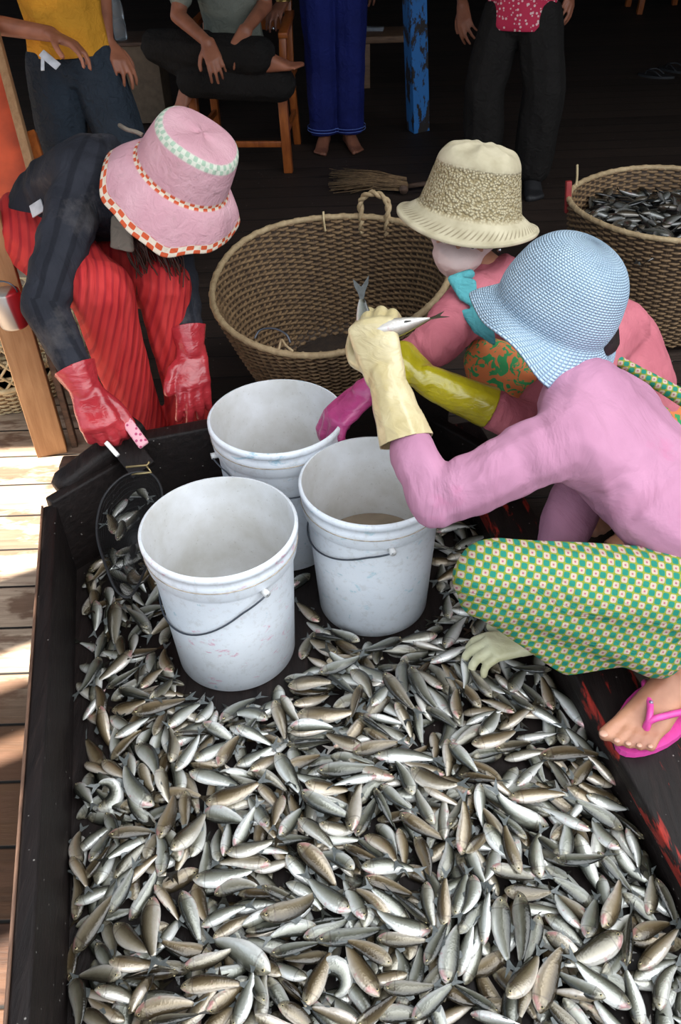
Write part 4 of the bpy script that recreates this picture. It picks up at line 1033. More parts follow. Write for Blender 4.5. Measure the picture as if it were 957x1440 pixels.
def foot_groups(ankle, toe, up=(0, 0, 1), side=1, s=1.0):
    """side +1: the big toe is on the toe x up side"""
    toe = Vector(toe).normalized(); up = Vector(up); up = (up-toe*up.dot(toe)).normalized(); lat = toe.cross(up)*side
    P = lambda a, b, h: Vector(ankle) + (toe*a+lat*b+up*h)*s
    g = [[(P(0, 0, 0), .034*s), (P(-.035, 0, -.045), .028*s), (P(.03, 0, -.03), .033*s)], [(P(.02, 0, -.02), .032*s), (P(.10, .018, -.055), .020*s), (P(.095, -.022, -.058), .017*s), (P(-.03, 0, -.05), .024*s)],
         [(P(.09, .02, -.057), .0185*s), (P(.125, .024, -.061), .0165*s), (P(.115, -.022, -.063), .0125*s), (P(.09, -.025, -.06), .014*s)]]
    tips = [(.168, .030, .0125, .0128), (.166, .0085, .0095, .0092), (.158, -.007, .0088, .0085), (.149, -.021, .0082, .008), (.138, -.034, .0078, .0078)]
    st = [(.125, .026), (.122, .009), (.118, -.005), (.112, -.018), (.104, -.029)]
    for (x, y, r, r2), (x0, y0) in zip(tips, st): g += chain((P(x0, y0, -.06), r*1.05*s), ((P((x0+x)/2, (y0+y)/2, -.0585)), r*.92*s), (P(x, y, -.064), r2*s))
    return g, P, lat, up
def nails(root, P, s):
    for x, y, r in ((.176, .030, .0085), (.1715, .0085, .006), (.1635, -.007, .0055), (.154, -.021, .0052), (.143, -.034, .0048)):
        q = bmesh.new(); bmesh.ops.create_uvsphere(q, u_segments=10, v_segments=6, radius=1, matrix=Matrix.Translation(P(x, y, -.0565+.001)) @ Matrix.Diagonal((r*s, r*s*.9, r*s*.35, 1))); obj('toenail', q, M['nail'], root)

def hat(name, root, Mx, prof, mat, wob=None, seg=128, label=None):
    q = bmesh.new(); lathe(q, prof, None, seg, wob)
    me = bpy.data.meshes.new(name); q.to_mesh(me); q.free()
    s_, acc = [], 0
    for j in range(len(prof)):
        if j: acc += math.hypot(prof[j][0]-prof[j-1][0], prof[j][1]-prof[j-1][1])
        s_.append(acc)
    store(me, 'ps', np.array([(s_[i//seg], prof[i//seg][0], prof[i//seg][1]) for i in range(len(me.vertices))]))
    o = link_mesh(name, me, mat, root); o.matrix_basis = root.matrix_basis.inverted() @ Mx; o['_rb'] = 1
    md = o.modifiers.new('t', 'SOLIDIFY'); md.thickness = .003; md.offset = -1
    if label: o['label'] = label
    return o
def resample(pts, step=.004, n=6):
    P = catmull([(p[0], 0, p[1]) for p in pts], n); out = [P[0]]; acc = 0
    for a, b in zip(P, P[1:]):
        L = (b-a).length; 
        if L < 1e-7: continue
        acc += L
        if acc >= step: out.append(b); acc = 0
    out.append(P[-1]); return [(max(.0006, p.x), p.z) for p in out]
def hat_mat(name, kind):
    t = NT(name); o = t.obj(); s = t.sep(o); a = t.sep(t.attr('ps').outputs['Vector'])
    th = t.math('ARCTAN2', s[1], s[0])
    if kind == 'crochet':
        rowf = t.math('MULTIPLY', a[0], 1/.0045); row = t.math('FLOOR', rowf)
        cellw = t.math('ADD', t.math('MULTIPLY', th, 26.0), t.math('MULTIPLY', row, .5))
        h = t.math('MULTIPLY', t.math('SINE', t.math('MULTIPLY', t.math('FRACT', rowf), math.pi)), t.math('ABSOLUTE', t.math('SINE', t.math('MULTIPLY', cellw, math.pi/2*1.0))))
        base = t.ramp(t.noise(o, 14, 3), [(.3, H('b2c8db')), (.7, H('c8dbe9'))])
        c = t.mix(t.ramp(h, [(.12, (1, 1, 1)), (.38, (0, 0, 0))]), base, H('8aa3b8'))
        t.set(Base__Color=c, Roughness=.9, Specular__IOR__Level=.15); t.bump(h, .9, .004)
    elif kind == 'knit':
        crown = t.math('MULTIPLY', t.ramp(a[2], [(.020, (0, 0, 0)), (.026, (1, 1, 1))]), t.ramp(a[2], [(.112, (1, 1, 1)), (.118, (0, 0, 0))]))
        v = t.n('ShaderNodeCombineXYZ', X=t.math('MULTIPLY', th, 9.0), Y=t.math('MULTIPLY', a[2], 95), Z=0.0).outputs[0]
        vo = t.n('ShaderNodeTexVoronoi', Vector=v, Scale=2.1, Randomness=.9).outputs['Distance']
        base = t.ramp(t.noise(o, 22, 4), [(.3, H('a3987d')), (.7, H('c2b79c'))])
        c1 = t.mix(t.ramp(vo, [(.1, (0, 0, 0)), (.7, (1, 1, 1))]), H('c9bd9e'), H('8f8060'))
        c = t.mix(crown, base, c1)
        brim = t.math('MULTIPLY', t.ramp(a[1], [(.128, (0, 0, 0)), (.13, (1, 1, 1))]), t.ramp(a[1], [(.142, (1, 1, 1)), (.144, (0, 0, 0))]))
        sl_ = t.ramp(t.math('SINE', t.math('MULTIPLY', t.math('ADD', th, t.math('MULTIPLY', a[1], 8.0)), 70.0)), [(.4, (0, 0, 0)), (.7, (1, 1, 1))])
        c = t.mix(t.math('MULTIPLY', t.math('MULTIPLY', brim, sl_), .75), c, H('7d7058'))
        t.set(Base__Color=c, Roughness=.9, Specular__IOR__Level=.15)
        t.bump(t.math('ADD', t.math('MULTIPLY', crown, t.math('MULTIPLY', vo, -1.0)), t.math('MULTIPLY', t.noise(o, 60, 3), .15)), .9, .006)
    else:
        c = t.ramp(t.noise(o, 12, 4), [(.3, H('c9969f')), (.7, H('d6a8af'))])
        st = t.ramp(t.noise(t.mapping(o, loc=(3, 1, 2)), 26, 5, .7), [(.6, (0, 0, 0)), (.75, (1, 1, 1))])
        c = t.mix(t.math('MULTIPLY', st, .45), c, H('b08e8c'))
        chk = t.math('MULTIPLY', t.math('SINE', t.math('MULTIPLY', th, 30.0)), t.math('SINE', t.math('MULTIPLY', a[0], 300.0)))
        gb = t.mix(t.ramp(chk, [(.0, (0, 0, 0)), (.1, (1, 1, 1))]), H('d2d3c2'), H('a9bda6'))
        ob_ = t.mix(t.ramp(chk, [(-.0, (0, 0, 0)), (.08, (1, 1, 1))]), H('decdb8'), H('cc5a38'))
        band = lambda lo, hi, ch: t.math('MULTIPLY', t.ramp(a[ch], [(lo, (0, 0, 0)), (lo+.0006, (1, 1, 1))]), t.ramp(a[ch], [(hi, (1, 1, 1)), (hi+.0006, (0, 0, 0))]))
        c = t.mix(band(.084, .104, 0), c, gb)
        c = t.mix(band(.183, .196, 0), c, ob_)
        c = t.mix(band(.272, .32, 0), c, ob_)
        t.set(Base__Color=c, Roughness=.9, Specular__IOR__Level=.15)
        t.bump(t.math('ADD', t.noise(o, 38, 4, .6, .6), t.math('MULTIPLY', t.math('SINE', t.math('MULTIPLY', th, 60.0)), .015)), .55, .01)
    return t.m
M['hat_blue'] = hat_mat('pale blue crochet', 'crochet'); M['hat_cream'] = hat_mat('cream knitted raffia', 'knit'); M['hat_pink'] = hat_mat('pink cotton with checked ribbons', 'pink')
M['glove_cream'] = glove_mat('cream rubber', H('d3c49a'), H('bba97a')); M['glove_yellow'] = glove_mat('yellow rubber', H('b8aa1c'), H('8f820e'))
M['glove_magenta'] = glove_mat('magenta rubber', H('c24b84'), H('9c3166')); M['glove_red'] = glove_mat('red rubber', H('c03a40'), H('98262e'), .22)
M['glove_pale'] = glove_mat('pale cream rubber', H('d8d4b0'), H('bdb78e'), .5)
def knitcloth(name, col, col2, ribs=0, dirt=None, fold=.85, fa=30, fr_=6, ):
    t = NT(name); o = t.obj(); cy = t.attr('cyl').outputs['Vector']; s = t.sep(cy); f = t.noise(o, 8, 4)
    c = t.ramp(f, [(.3, col2), (.7, col)])
    if dirt: c = t.mix(t.math('MULTIPLY', t.ramp(t.noise(t.mapping(o, loc=(5, 3, 1)), 9, 4, .6), [(.6, (0, 0, 0)), (.68, (1, 1, 1))]), .35), c, dirt)
    v = t.mapping(o, (fr_*1.6, fr_*1.2, fr_*.9), (0, .6, .3)); h = t.math('ADD', t.noise(v, 1.0, 4, .55, 1.4), t.math('MULTIPLY', t.noise(o, 700, 1), .03))
    t.set(Base__Color=c, Roughness=.85, Specular__IOR__Level=.2); t.bump(h, fold, .012); return t.m
M['shirt_pink'] = knitcloth('pink cotton jersey', H('bb869f'), H('a8758d'), dirt=H('b9688a'))
M['coat_rose'] = knitcloth('rose cotton shirt', H('c06f79'), H('a65964'), fa=60, fr_=10, fold=.8)
def navy():
    t = NT('dark navy striped jersey'); o = t.obj(); cy = t.attr('cyl').outputs['Vector']; s = t.sep(cy)
    c = t.ramp(t.noise(o, 8, 4), [(.3, H('202127')), (.7, H('33343b'))])
    st = t.ramp(t.math('ABSOLUTE', t.math('SUBTRACT', t.math('ABSOLUTE', s[1]), .03)), [(.008, (1, 1, 1)), (.011, (0, 0, 0))])
    c = t.mix(t.math('MULTIPLY', st, .5), c, H('0c0d13'))
    du = t.ramp(t.noise(t.mapping(o, loc=(2, 2, 2)), 7, 5, .7), [(.55, (0, 0, 0)), (.7, (1, 1, 1))])
    c = t.mix(t.math('MULTIPLY', du, .35), c, H('6a6462'))
    t.set(Base__Color=c, Roughness=.85, Specular__IOR__Level=.2); t.bump(t.noise(t.mapping(o, (14, 10, 7)), 1.2, 4, .55, 1.2), .8, .015); return t.m
M['navy'] = navy()
def redpants():
    t = NT('red ribbed cotton'); o = t.obj(); cy = t.attr('cyl').outputs['Vector']; s = t.sep(cy)
    st = t.math('SINE', t.math('MULTIPLY', s[1], 330.0))
    c = t.mix(t.ramp(st, [(.3, (0, 0, 0)), (.8, (1, 1, 1))]), H('bf3030'), H('9c2028'))
    c = t.mix(t.ramp(t.noise(t.mapping(cy, (5, 30, 1)), 1.3, 3), [(.4, (0, 0, 0)), (.8, (.6, .6, .6))]), c, H('cf4640'))
    t.set(Base__Color=c, Roughness=.8, Specular__IOR__Level=.25)
    t.bump(t.math('ADD', t.math('MULTIPLY', st, .06), t.noise(t.mapping(cy, (6, 26, 1)), 1, 3, .5, .6)), .8, .014); return t.m
M['redpants'] = redpants()
def sarong():
    t = NT('green and cream chequered sarong'); o = t.obj(); cy = t.attr('uvp').outputs['Vector']
    v = t.mapping(cy, (1, 1, 1), (0, 0, R_(12))); s = t.sep(v); k = 1/.0118
    X = t.math('MULTIPLY', s[0], k); Y = t.math('MULTIPLY', s[1], k)
    fx, fy = t.math('FRACT', X), t.math('FRACT', Y)
    par = t.math('FLOORED_MODULO', t.math('ADD', t.math('FLOOR', X), t.math('FLOOR', Y)), 2.0)
    dx = t.math('ABSOLUTE', t.math('SUBTRACT', fx, .5)); dy = t.math('ABSOLUTE', t.math('SUBTRACT', fy, .5))
    sq = t.math('POWER', t.math('ADD', t.math('POWER', dx, 4.0), t.math('POWER', dy, 4.0)), .25)
    inn = t.ramp(sq, [(.40, (1, 1, 1)), (.44, (0, 0, 0))])
    dot = t.mix(t.ramp(t.math('SQRT', t.math('ADD', t.math('MULTIPLY', dx, dx), t.math('MULTIPLY', dy, dy))), [(.12, (1, 1, 1)), (.17, (0, 0, 0))]), H('b9a794'), H('a3586f'))
    ca = t.mix(par, H('247d6a'), dot)
    c = t.mix(inn, H('848d30'), ca)
    t.set(Base__Color=c, Roughness=.8, Specular__IOR__Level=.2)
    t.bump(t.noise(t.mapping(o, (6, 6, 9), (0, .5, .4)), 2.2, 3, .5, 1.0), .6, .02); return t.m
M['sarong'] = sarong()
def batik():
    t = NT('orange and green batik'); o = t.obj()
    v = t.n('ShaderNodeTexVoronoi', Vector=t.mapping(o, (1, 1, .7)), Scale=38.0); d = t.noise(o, 42, 2, .5, 1.5)
    c = t.mix(t.ramp(d, [(.50, (0, 0, 0)), (.53, (1, 1, 1))]), H('c9713f'), H('2e8a4e')); t.set(Base__Color=c, Roughness=.85); t.bump(t.noise(o, 16, 3), .4, .01); return t.m
M['batik'] = batik()
M['scarf'] = cloth('turquoise scarf', H('57a2a8')); M['mask'] = cloth('pale pink face mask', H('dcc2bb'), fold=.15); M['pinkrub'] = plain('pink rubber', H('d8489a'), .4, 0, .08, 30, .2, 300)
M['pants_dark'] = cloth('dark slate trousers', H('2b333c'), fold=.8); M['pants_blue'] = cloth('royal blue trousers', H('1a2260'), .8, .15); M['pants_black'] = cloth('black trousers', H('1c1917'))
M['shirt_yellow'] = cloth('mustard yellow t-shirt', H('cc8f2c'), .85, .1); M['shirt_grey'] = cloth('grey olive shirt', H('7e8074')); M['scarf_beige'] = cloth('beige cloth', H('8a7e70'))
def redprint():
    t = NT('red printed blouse'); o = t.obj(); w = t.n('ShaderNodeTexVoronoi', Vector=o, Scale=60.0).outputs['Distance']
    c = t.mix(t.ramp(w, [(.26, (1, 1, 1)), (.33, (0, 0, 0))]), H('b51f42'), H('d8b4b0')); t.set(Base__Color=c, Roughness=.8); return t.m
M['redprint'] = redprint()
def uvp_store(me, a, b):                                                # flat cloth coordinates for a printed pattern
    co, _ = arrays(me); store(me, 'uvp', np.stack([co @ np.array(a), co @ np.array(b), np.zeros(len(co))], 1))
def open_cut(name, groups, mat, root, cuts, voxel, smooth, skel=None, fold=None, fold2=None, th=.0022):
    o = fused(name, groups, mat, root, voxel, smooth, skel, fold, fold2, cuts)
    if cuts: md = o.modifiers.new('t', 'SOLIDIFY'); md.thickness = th; md.offset = -1
    return o
def lerp(a, b, t): return Vector(a).lerp(Vector(b), t)

# ---- person A: blue hat, pink shirt, chequered sarong
A = thing('person', 'person squatting in pale blue crocheted hat, pink shirt and green chequered sarong, holding up fish', 'person', tuple(WZ(900, 980, .2)))
hipL, hipR = W(1060, 850, 1.48), W(1060, 790, 1.66); kneeL = W(690, 806, 1.43); ankL = WZ(966, 932, .300)
kneeR = W(905, 650, 1.85); ankR = W(1060, 850, 1.82); ankR.z = .09
pel = (hipL+hipR)/2; neckA = W(815, 545, 1.54); shL = W(796, 618, 1.44); shR = W(885, 578, 1.64); chA = W(874, 636, 1.54); waA = W(966, 734, 1.54)
elL = W(612, 706, 1.46); wrL = W(556, 575, 1.50); elR = W(800, 725, 1.67); wrR = W(752, 872, 1.70)
headA = W(782, 432, 1.57); latA = (shL-shR); upA = (neckA-pel)
axA = IV(.36, .70, .62)
fA = IV(-.75, -.2, -.6); hgA, PA, hl, hu, hf_ = head_groups(headA, fA, axA, .98)
handL_w, handL_f, handL_n = W(541, 528, 1.50), IV(-.28, 1, .05), IV(-.45, .1, .9)
hLg = hand_balls(handL_w, handL_f, handL_n, -1, 1.0, (1.15, 1.0, .95, .9), .10, (.55, .75, -.35), .75)
hRw = W(740, 903, 1.705); hRf = WZ(664, 908, .17)-WZ(740, 900, .17); 
hRg = hand_balls(hRw, hRf, (0, 0, 1), 1, .80, (.55, .5, .5, .55), .25, (.35, .95, -.35), .2)
fAg, PF, fl_, fu_ = foot_groups(ankL, (WZ(868, 1022, .2)-WZ(952, 938, .2)), (0, 0, 1), 1, 1.08)
torsoA = [[ell(pel, (.14, .10, .10), latA, upA), ell(waA, (.115, .085, .09), latA, upA)], [ell(waA, (.115, .085, .09), latA, upA), ell(chA, (.125, .085, .09), latA, upA)],
          [ell(chA, (.125, .085, .09), latA, upA), (shL, .05), (shR, .05), (neckA, .05)], [(neckA, .048), (headA-axA*.06, .045)]]
armL = chain((shL, .048), (elL, .038), (wrL, .026), (handL_w, .024)); armR = chain((shR, .048), (elR, .036), (hRw, .022))
legL = chain((hipL, .075), (kneeL, .052), (ankL, .034)); legR = chain((hipR, .075), (kneeR, .05), (ankR, .033))
fRg, _, _, _ = foot_groups(ankR, (-.5, .8, 0), (0, 0, 1), -1, 1.0)
body = fused('body', torsoA+armL+armR+legL+legR+hgA+hLg+hRg+fAg+fRg, M['skin'], A, .0042, 4)
face_parts(A, PA, hl, hu, hf_, .98); nails(A, PF, 1.02)
shirt = grow(torsoA[:3], .014)+[[(neckA, .066), (shL, .064), (shR, .064)]]+chain((shL, .064), (lerp(shL, elL, .5), .061), (elL, .050), (lerp(elL, wrL, .62), .040))+[[(W(905, 720, 1.47), .06), (W(985, 775, 1.46), .07), (chA, .08), (waA, .1)]]+chain((shR, .064), (elR, .052), (wrR, .042))
skA = [(pel, neckA), (shL, elL), (elL, wrL), (shR, elR), (elR, wrR)]
fused('shirt', shirt, M['shirt_pink'], A, .005, 8, skA, (.0065, 17, 7, 1), (.0024, 60, 9, 5))
k2 = W(676, 812, 1.42)
sar = [[(kneeL, .060), (k2, .05), (hipL, .095)], [(kneeL, .062), (lerp(kneeL, ankL, .82), .058), (lerp(kneeL, hipL, .6), .075)], [(W(690, 845, 1.45), .038), (W(797, 938, 1.52), .016), (W(950, 892, 1.50), .05), (lerp(kneeL, ankL, .4), .055)],
       [(W(680, 835, 1.44), .045), (kneeL, .06), (W(797, 936, 1.52), .016)], [(hipL, .10), (hipR, .11), (kneeR, .07)], [(kneeR, .07), (ankR, .055)], [(W(1010, 880, 1.62), .05), (hipL, .09), (W(948, 880, 1.58), .05)]]
so_ = fused('sarong', sar, M['sarong'], A, .006, 10, [(kneeL, hipL), (kneeL, W(948, 878, 1.57))], (.004, 7, 22, 3))
uvp_store(so_.data, _r, _u)
# gloves
gl_ = grow(hLg, .0032)+chain((handL_w, .031), (W(556, 575, 1.50), .041), (W(572, 626, 1.49), .050), (W(580, 668, 1.485), .056))
open_cut('glove', gl_, M['glove_cream'], A, [(W(573, 620, 1.49), W(580, 668, 1.485)-W(556, 575, 1.5))], .0032, 3, [(W(575, 640, 1.49), handL_w)], (.002, 45, 12, 2))
gr_ = grow(hRg, .003)+chain((hRw, .028), (W(745, 878, 1.70), .036))
open_cut('glove', gr_, M['glove_pale'], A, None, .0032, 3, [(W(750, 870, 1.70), hRw)], (.0022, 50, 10, 4))
# hair under the hat
hr = [[(PA(-.055, .04, .0), .032), (PA(-.075, -.03, -.02), .04), (PA(-.06, 0, -.09), .03)]]
fused('hair', hr, M['hair'], A, .006, 3)
# hat
profA = resample([(.0, .150), (.035, .147), (.068, .132), (.092, .104), (.104, .07), (.110, .04), (.110, .02), (.1085, .008), (.112, .0), (.124, -.010), (.138, -.024), (.146, -.036), (.147, -.040)], .00225, 14)
cA = W(774, 446, 1.56)
def wobA(j, t, r, z):
    f = max(0, (r-.112)/.035) if z < .03 else 0
    row = .0010*math.sin(2*math.pi*j/2.0)
    bump_ = .018*math.sin(t*2+.6)*f + .008*math.sin(t*5)*f
    rr = r*(1+.045*f*math.sin(3*t+1)+.02*f*math.sin(7*t))+row*(1-f*.4)
    return rr, z+bump_
hat('crochet_hat', A, axes_mat(cA, axA, IV(1, 0, 0)), profA, M['hat_blue'], wobA)
# pink flip-flop under the visible foot
ff = slipper('flip_flop', 'pink studded rubber flip-flop worn on the bare foot on the red-streaked plank', (0, 0, 0), 0, M['pinkrub'], M['pinkrub'], .255)
dF = Vector(WZ(868, 1022, .2)-WZ(952, 938, .2)).normalized(); cF = ankL + dF*.052; ff.location = (cF.x, cF.y, .202); ff.rotation_euler = (0, 0, math.atan2(dF.y, dF.x))
ankz = ankL.z-.0785*1.02
for c_ in list(ff.children):
    if c_.name.startswith('strap'): bpy.data.objects.remove(c_)
q = bmesh.new(); T0 = Vector((.078, .012, .010))
for s_ in (1, -1):
    pts = catmull([T0, T0+Vector((-.002, 0, .046)), Vector((.048, .012+s_*.017, .066)), Vector((.010, s_*.042+.004, .058)), Vector((-.030, s_*.048, .014))], 8)
    tube(q, pts, .0062, 8)
o = obj('strap', q, M['pinkrub'], ff); o['_rb'] = 1
q = bmesh.new()
for x_, y_ in ((.048, -.004), (.032, -.018), (.014, -.032)): bmesh.ops.create_uvsphere(q, u_segments=8, v_segments=6, radius=.0042, matrix=Matrix.Translation((x_, y_, .071-.012*(.05-x_)/.04)))
o = obj('studs', q, plain('grey studs', H('9a8aa0'), .3, .5), ff); o['_rb'] = 1
# held fish
def held_fish(label, head, tail, var, flipr, grp, fat=1.0):
    h_, t_ = Vector(head), Vector(tail); d = (h_-t_); L = d.length; d.normalize()
    x = d; z = (CAM-h_); z = (z-x*z.dot(x)).normalized(); y = z.cross(x)
    rm = Matrix((x, y, z)).transposed().to_4x4() @ Matrix.Rotation(flipr, 4, 'X'); m = Matrix.Translation((h_+t_)/2) @ rm @ Matrix.Diagonal((L/LF, L/LF*fat, L/LF*fat, 1))
    body, tm, dm, am, eyes = fish_parts[var]
    o = bpy.data.objects.new('fish', body); C.objects.link(o); o.matrix_basis = m; tag(o, label, 'fish', grp)
    for nm, me_ in (('tail_fin', tm), ('dorsal_fin', dm), ('anal_fin', am), ('eye', eyes[0]), ('eye', eyes[1])):
        c = bpy.data.objects.new(nm, me_); C.objects.link(c); c.parent = o
held_fish('white bellied fish held across the raised cream glove, tail to the right', W(512, 474, 1.515), W(605, 448, 1.475), 0, R_(-75), 'fish held in the raised glove', 1.45)
held_fish('pale fish held in the raised cream glove, forked tail pointing upper left', W(560, 520, 1.52), W(494, 430, 1.53), 3, R_(30), 'fish held in the raised glove', 1.2)
rebase(A)

held_fish('dark fish tail standing out of the murky water in the bucket', Vector((p2.x+.03, p2.y-.02, ZF+.09)), Vector((p2.x-.010, p2.y-.028, ZF+.172)), 3, 0.5, None)
# ---- person B: cream hat, face mask, rose shirt
B = thing('person', 'person squatting in cream knitted hat, face mask, rose shirt, yellow and magenta gloves', 'person', (.55, 1.75, .0))
headB = W(655, 316, 1.87); axB = IV(.13, .84, .53); fB = IV(-.28, -.72, .62)
hgB, PB, hl, hu, hf_ = head_groups(headB, fB, axB, .97)
neckB = W(705, 400, 1.90); shRb = W(662, 430, 1.84); shLb = W(868, 462, 1.92); chB = W(790, 480, 1.93); peB = W(890, 605, 2.02)
latB = shLb-shRb; upB = neckB-peB
elRb = W(614, 482, 1.79); wrRb = W(530, 548, 1.84); elLb = W(742, 600, 1.74); wrLb = W(640, 553, 1.69)
knR = W(690, 508, 1.86); anR = W(822, 662, 2.02); anR.z = .28; knL = W(860, 600, 1.86); anL = W(935, 655, 2.08); anL.z = .10
hmw = W(512, 552, 1.85); hMg = hand_balls(hmw, IV(-.85, -.75, -.05), IV(-.3, .75, .75), 1, .98, (.55, .6, .65, .65), .12, (.55, .55, -.75), .5)
hyw = W(600, 535, 1.685); hYg = hand_balls(hyw, IV(-.75, .85, -.1), IV(.3, .6, .6), -1, .95, (.7, .7, .7, .7), .1, (.6, .6, -.5), .4)
torsoB = [[ell(peB, (.14, .10, .10), latB, upB), ell(chB, (.14, .09, .10), latB, upB)], [ell(chB, (.13, .085, .09), latB, upB), (shRb, .05), (shLb, .055), (neckB, .05)], [(neckB, .045), (headB-axB*.06, .043)]]
armsB = chain((shRb, .045), (elRb, .036), (hmw, .024)) + chain((shLb, .048), (elLb, .038), (hyw, .024))
legsB = chain((peB+latB.normalized()*-.07, .075), (knR, .05), (anR, .034)) + chain((peB+latB.normalized()*.07, .075), (knL, .05), (anL, .034))
f1, _, _, _ = foot_groups(anR, (.1, -1, 0), (0, 0, 1), 1); f2, _, _, _ = foot_groups(anL, (-.6, -.5, 0), (0, 0, 1), -1)
fused('body', torsoB+armsB+legsB+hgB+hMg+hYg+f1+f2, M['skin'], B, .005, 4); face_parts(B, PB, hl, hu, hf_, .97)
# mask
mk = [[ell(PB(.066, 0, -.034), (.058, .060, .036), hl, hu), ell(PB(.054, 0, -.066), (.045, .052, .026), hl, hu)], [(PB(.035, .066, -.02), .008), (PB(.07, .03, -.03), .02)], [(PB(.035, -.066, -.02), .008), (PB(.07, -.03, -.03), .02)]]
fused('face_mask', mk, M['mask'], B, .0035, 5)
for s_ in (1, -1): q = bmesh.new(); tube(q, [PB(.05, s_*.06, -.02), PB(.0, s_*.085, .0), PB(-.02, s_*.08, -.01)], .002, 6); obj('mask_strap', q, M['mask'], B)
q = bmesh.new(); bmesh.ops.create_uvsphere(q, u_segments=10, v_segments=8, radius=.007, matrix=Matrix.Translation(PB(.0, -.084, -.03))); bmesh.ops.create_uvsphere(q, u_segments=10, v_segments=8, radius=.0055, matrix=Matrix.Translation(PB(.0, -.084, -.046))); obj('earring', q, plain('silver', H('c8c8cc'), .2, .9), B)
q = bmesh.new(); bmesh.ops.create_uvsphere(q, u_segments=10, v_segments=8, radius=.007, matrix=Matrix.Translation(PB(.0, .084, -.03))); obj('earring', q, bpy.data.materials['silver'], B)
fused('hair', [[ell(PB(-.03, 0, .02), (.082, .085, .08), hl, hu)], [(PB(-.05, .05, -.03), .04), (PB(-.05, -.06, -.03), .04), (PB(-.085, 0, -.075), .05)]], M['hair'], B, .006, 3)
shB = grow(torsoB[:2], .016)+[[(shRb, .064), (neckB, .06), (lerp(neckB, shLb, .5), .065)]]+chain((shRb, .062), (elRb, .052), (W(572, 508, 1.80), .040))+[[(W(872, 478, 1.97), .085), (W(895, 545, 1.98), .088), (chB, .09)], [(W(895, 545, 1.98), .088), (peB, .10)]]+chain((shLb, .068), (lerp(shLb, elLb, .5), .062), (elLb, .052), (W(700, 578, 1.71), .043))
fused('shirt', shB, M['coat_rose'], B, .005, 7, [(shRb, elRb), (elRb, wrRb), (shLb, elLb), (elLb, wrLb), (peB, neckB)], (.006, 34, 6, 2), (.003, 90, 8, 7))
fused('trousers', [[(knR, .062), (peB, .12)], [(knR, .062), (W(702, 560, 1.90), .058), (lerp(knR, anR, .8), .05)], [(knL, .062), (peB, .12)], [(knL, .062), (anL, .05)], [ell(peB, (.155, .12, .12), latB, upB)]], M['batik'], B, .006, 6)
# turquoise scarf folded at the chest
q = bmesh.new(); 
sc_g = [[(W(634, 392, 1.775), .008), (W(664, 398, 1.765), .009), (W(668, 430, 1.755), .006), (W(648, 420, 1.76), .005)], [(W(692, 412, 1.78), .010), (W(668, 430, 1.755), .006), (W(684, 452, 1.76), .008)], [(W(650, 438, 1.765), .006), (W(684, 440, 1.755), .008), (W(694, 482, 1.75), .006), (W(668, 466, 1.758), .005)], [(W(690, 412, 1.79), .012), (W(745, 400, 1.9), .02)], [(W(634, 392, 1.785), .008), (W(660, 386, 1.80), .012)]]
fused('scarf', sc_g, M['scarf'], B, .004, 3)
gm = grow(hMg, .003)+chain((hmw, .03), (W(552, 532, 1.83), .038)); open_cut('glove', gm, M['glove_magenta'], B, None, .0034, 3, [(W(555, 530, 1.83), hmw)], (.002, 50, 10, 1))
cfe = W(700, 580, 1.71)
gy = grow(hYg, .003)+chain((hyw, .032), (W(640, 553, 1.69), .039), (W(690, 575, 1.705), .045), (W(720, 589, 1.715), .047)); open_cut('glove', gy, M['glove_yellow'], B, [(W(688, 574, 1.705), cfe-hyw)], .0034, 3, [(cfe, hyw)], (.002, 40, 10, 5))
profB = resample([(.0, .152), (.03, .156), (.05, .152), (.07, .146), (.084, .128), (.091, .10), (.098, .07), (.105, .045), (.108, .034), (.112, .026), (.126, .012), (.140, .0), (.149, -.006), (.152, -.004), (.151, -.010)], .003, 10)
def wobB(j, t, r, z):
    top = max(0, 1-abs(z-.15)/.025) if r > .01 else 0; f = max(0, (r-.112)/.04)
    return r*(1+.02*f*math.sin(2*t+1)+.012*math.sin(4*t)*(z > .1)), z - .007*top*abs(math.sin(t*3.5))*min(1, r/.04) + .010*f*math.sin(2*t+2)
hat('knitted_hat', B, axes_mat(W(657, 310, 1.86), axB, IV(1, 0, 0)), profB, M['hat_cream'], wobB)
# sarong-print strap over the back
q = bmesh.new(); a_ = W(868, 505, 1.86); b_ = W(965, 562, 1.83)
uvs = fused('apron_band', [[(W(855, 500, 1.85), .012), (W(905, 528, 1.82), .014)], [(W(905, 528, 1.82), .014), (W(975, 568, 1.82), .02)]], M['sarong'], B, .004, 3); uvp_store(uvs.data, _r, _u)
rebase(B)

# ---- person C: pink hat, navy top, red trousers, red gloves
Cp = thing('person', 'person bending forward in big pink sun hat, dark navy top, red trousers and red gloves', 'person', (-.55, 1.95, 0))
peC = W(74, 338, 2.30); waC = W(103, 284, 2.20); chC = W(150, 262, 2.06); neC = W(192, 282, 2.0)
shRc = W(112, 262, 1.98); shLc = W(228, 320, 2.12); elRc = W(62, 430, 1.92); wrRc = W(108, 522, 1.97); elLc = W(252, 400, 2.14); wrLc = W(268, 478, 2.14)
latC = shLc-shRc; upC = neC-peC
knRc = W(140, 408, 1.99); anRc = W(205, 610, 2.34); knLc = W(230, 402, 2.10); anLc = W(272, 612, 2.36)
anRc.z = .09; anLc.z = .09
headC = W(246, 266, 1.95); axC = IV(.50, .50, .70); fC = IV(.25, -.85, .35)
hgC, PC, hl, hu, hf_ = head_groups(headC-axC*.035, fC, axC, .97)
h1w = W(120, 548, 1.94); h1 = hand_balls(h1w, IV(.38, -.85, .1), IV(-.1, .35, .9), -1, 1.02, (.75, .8, .85, .85), .16, (.8, .55, -.2), .3)
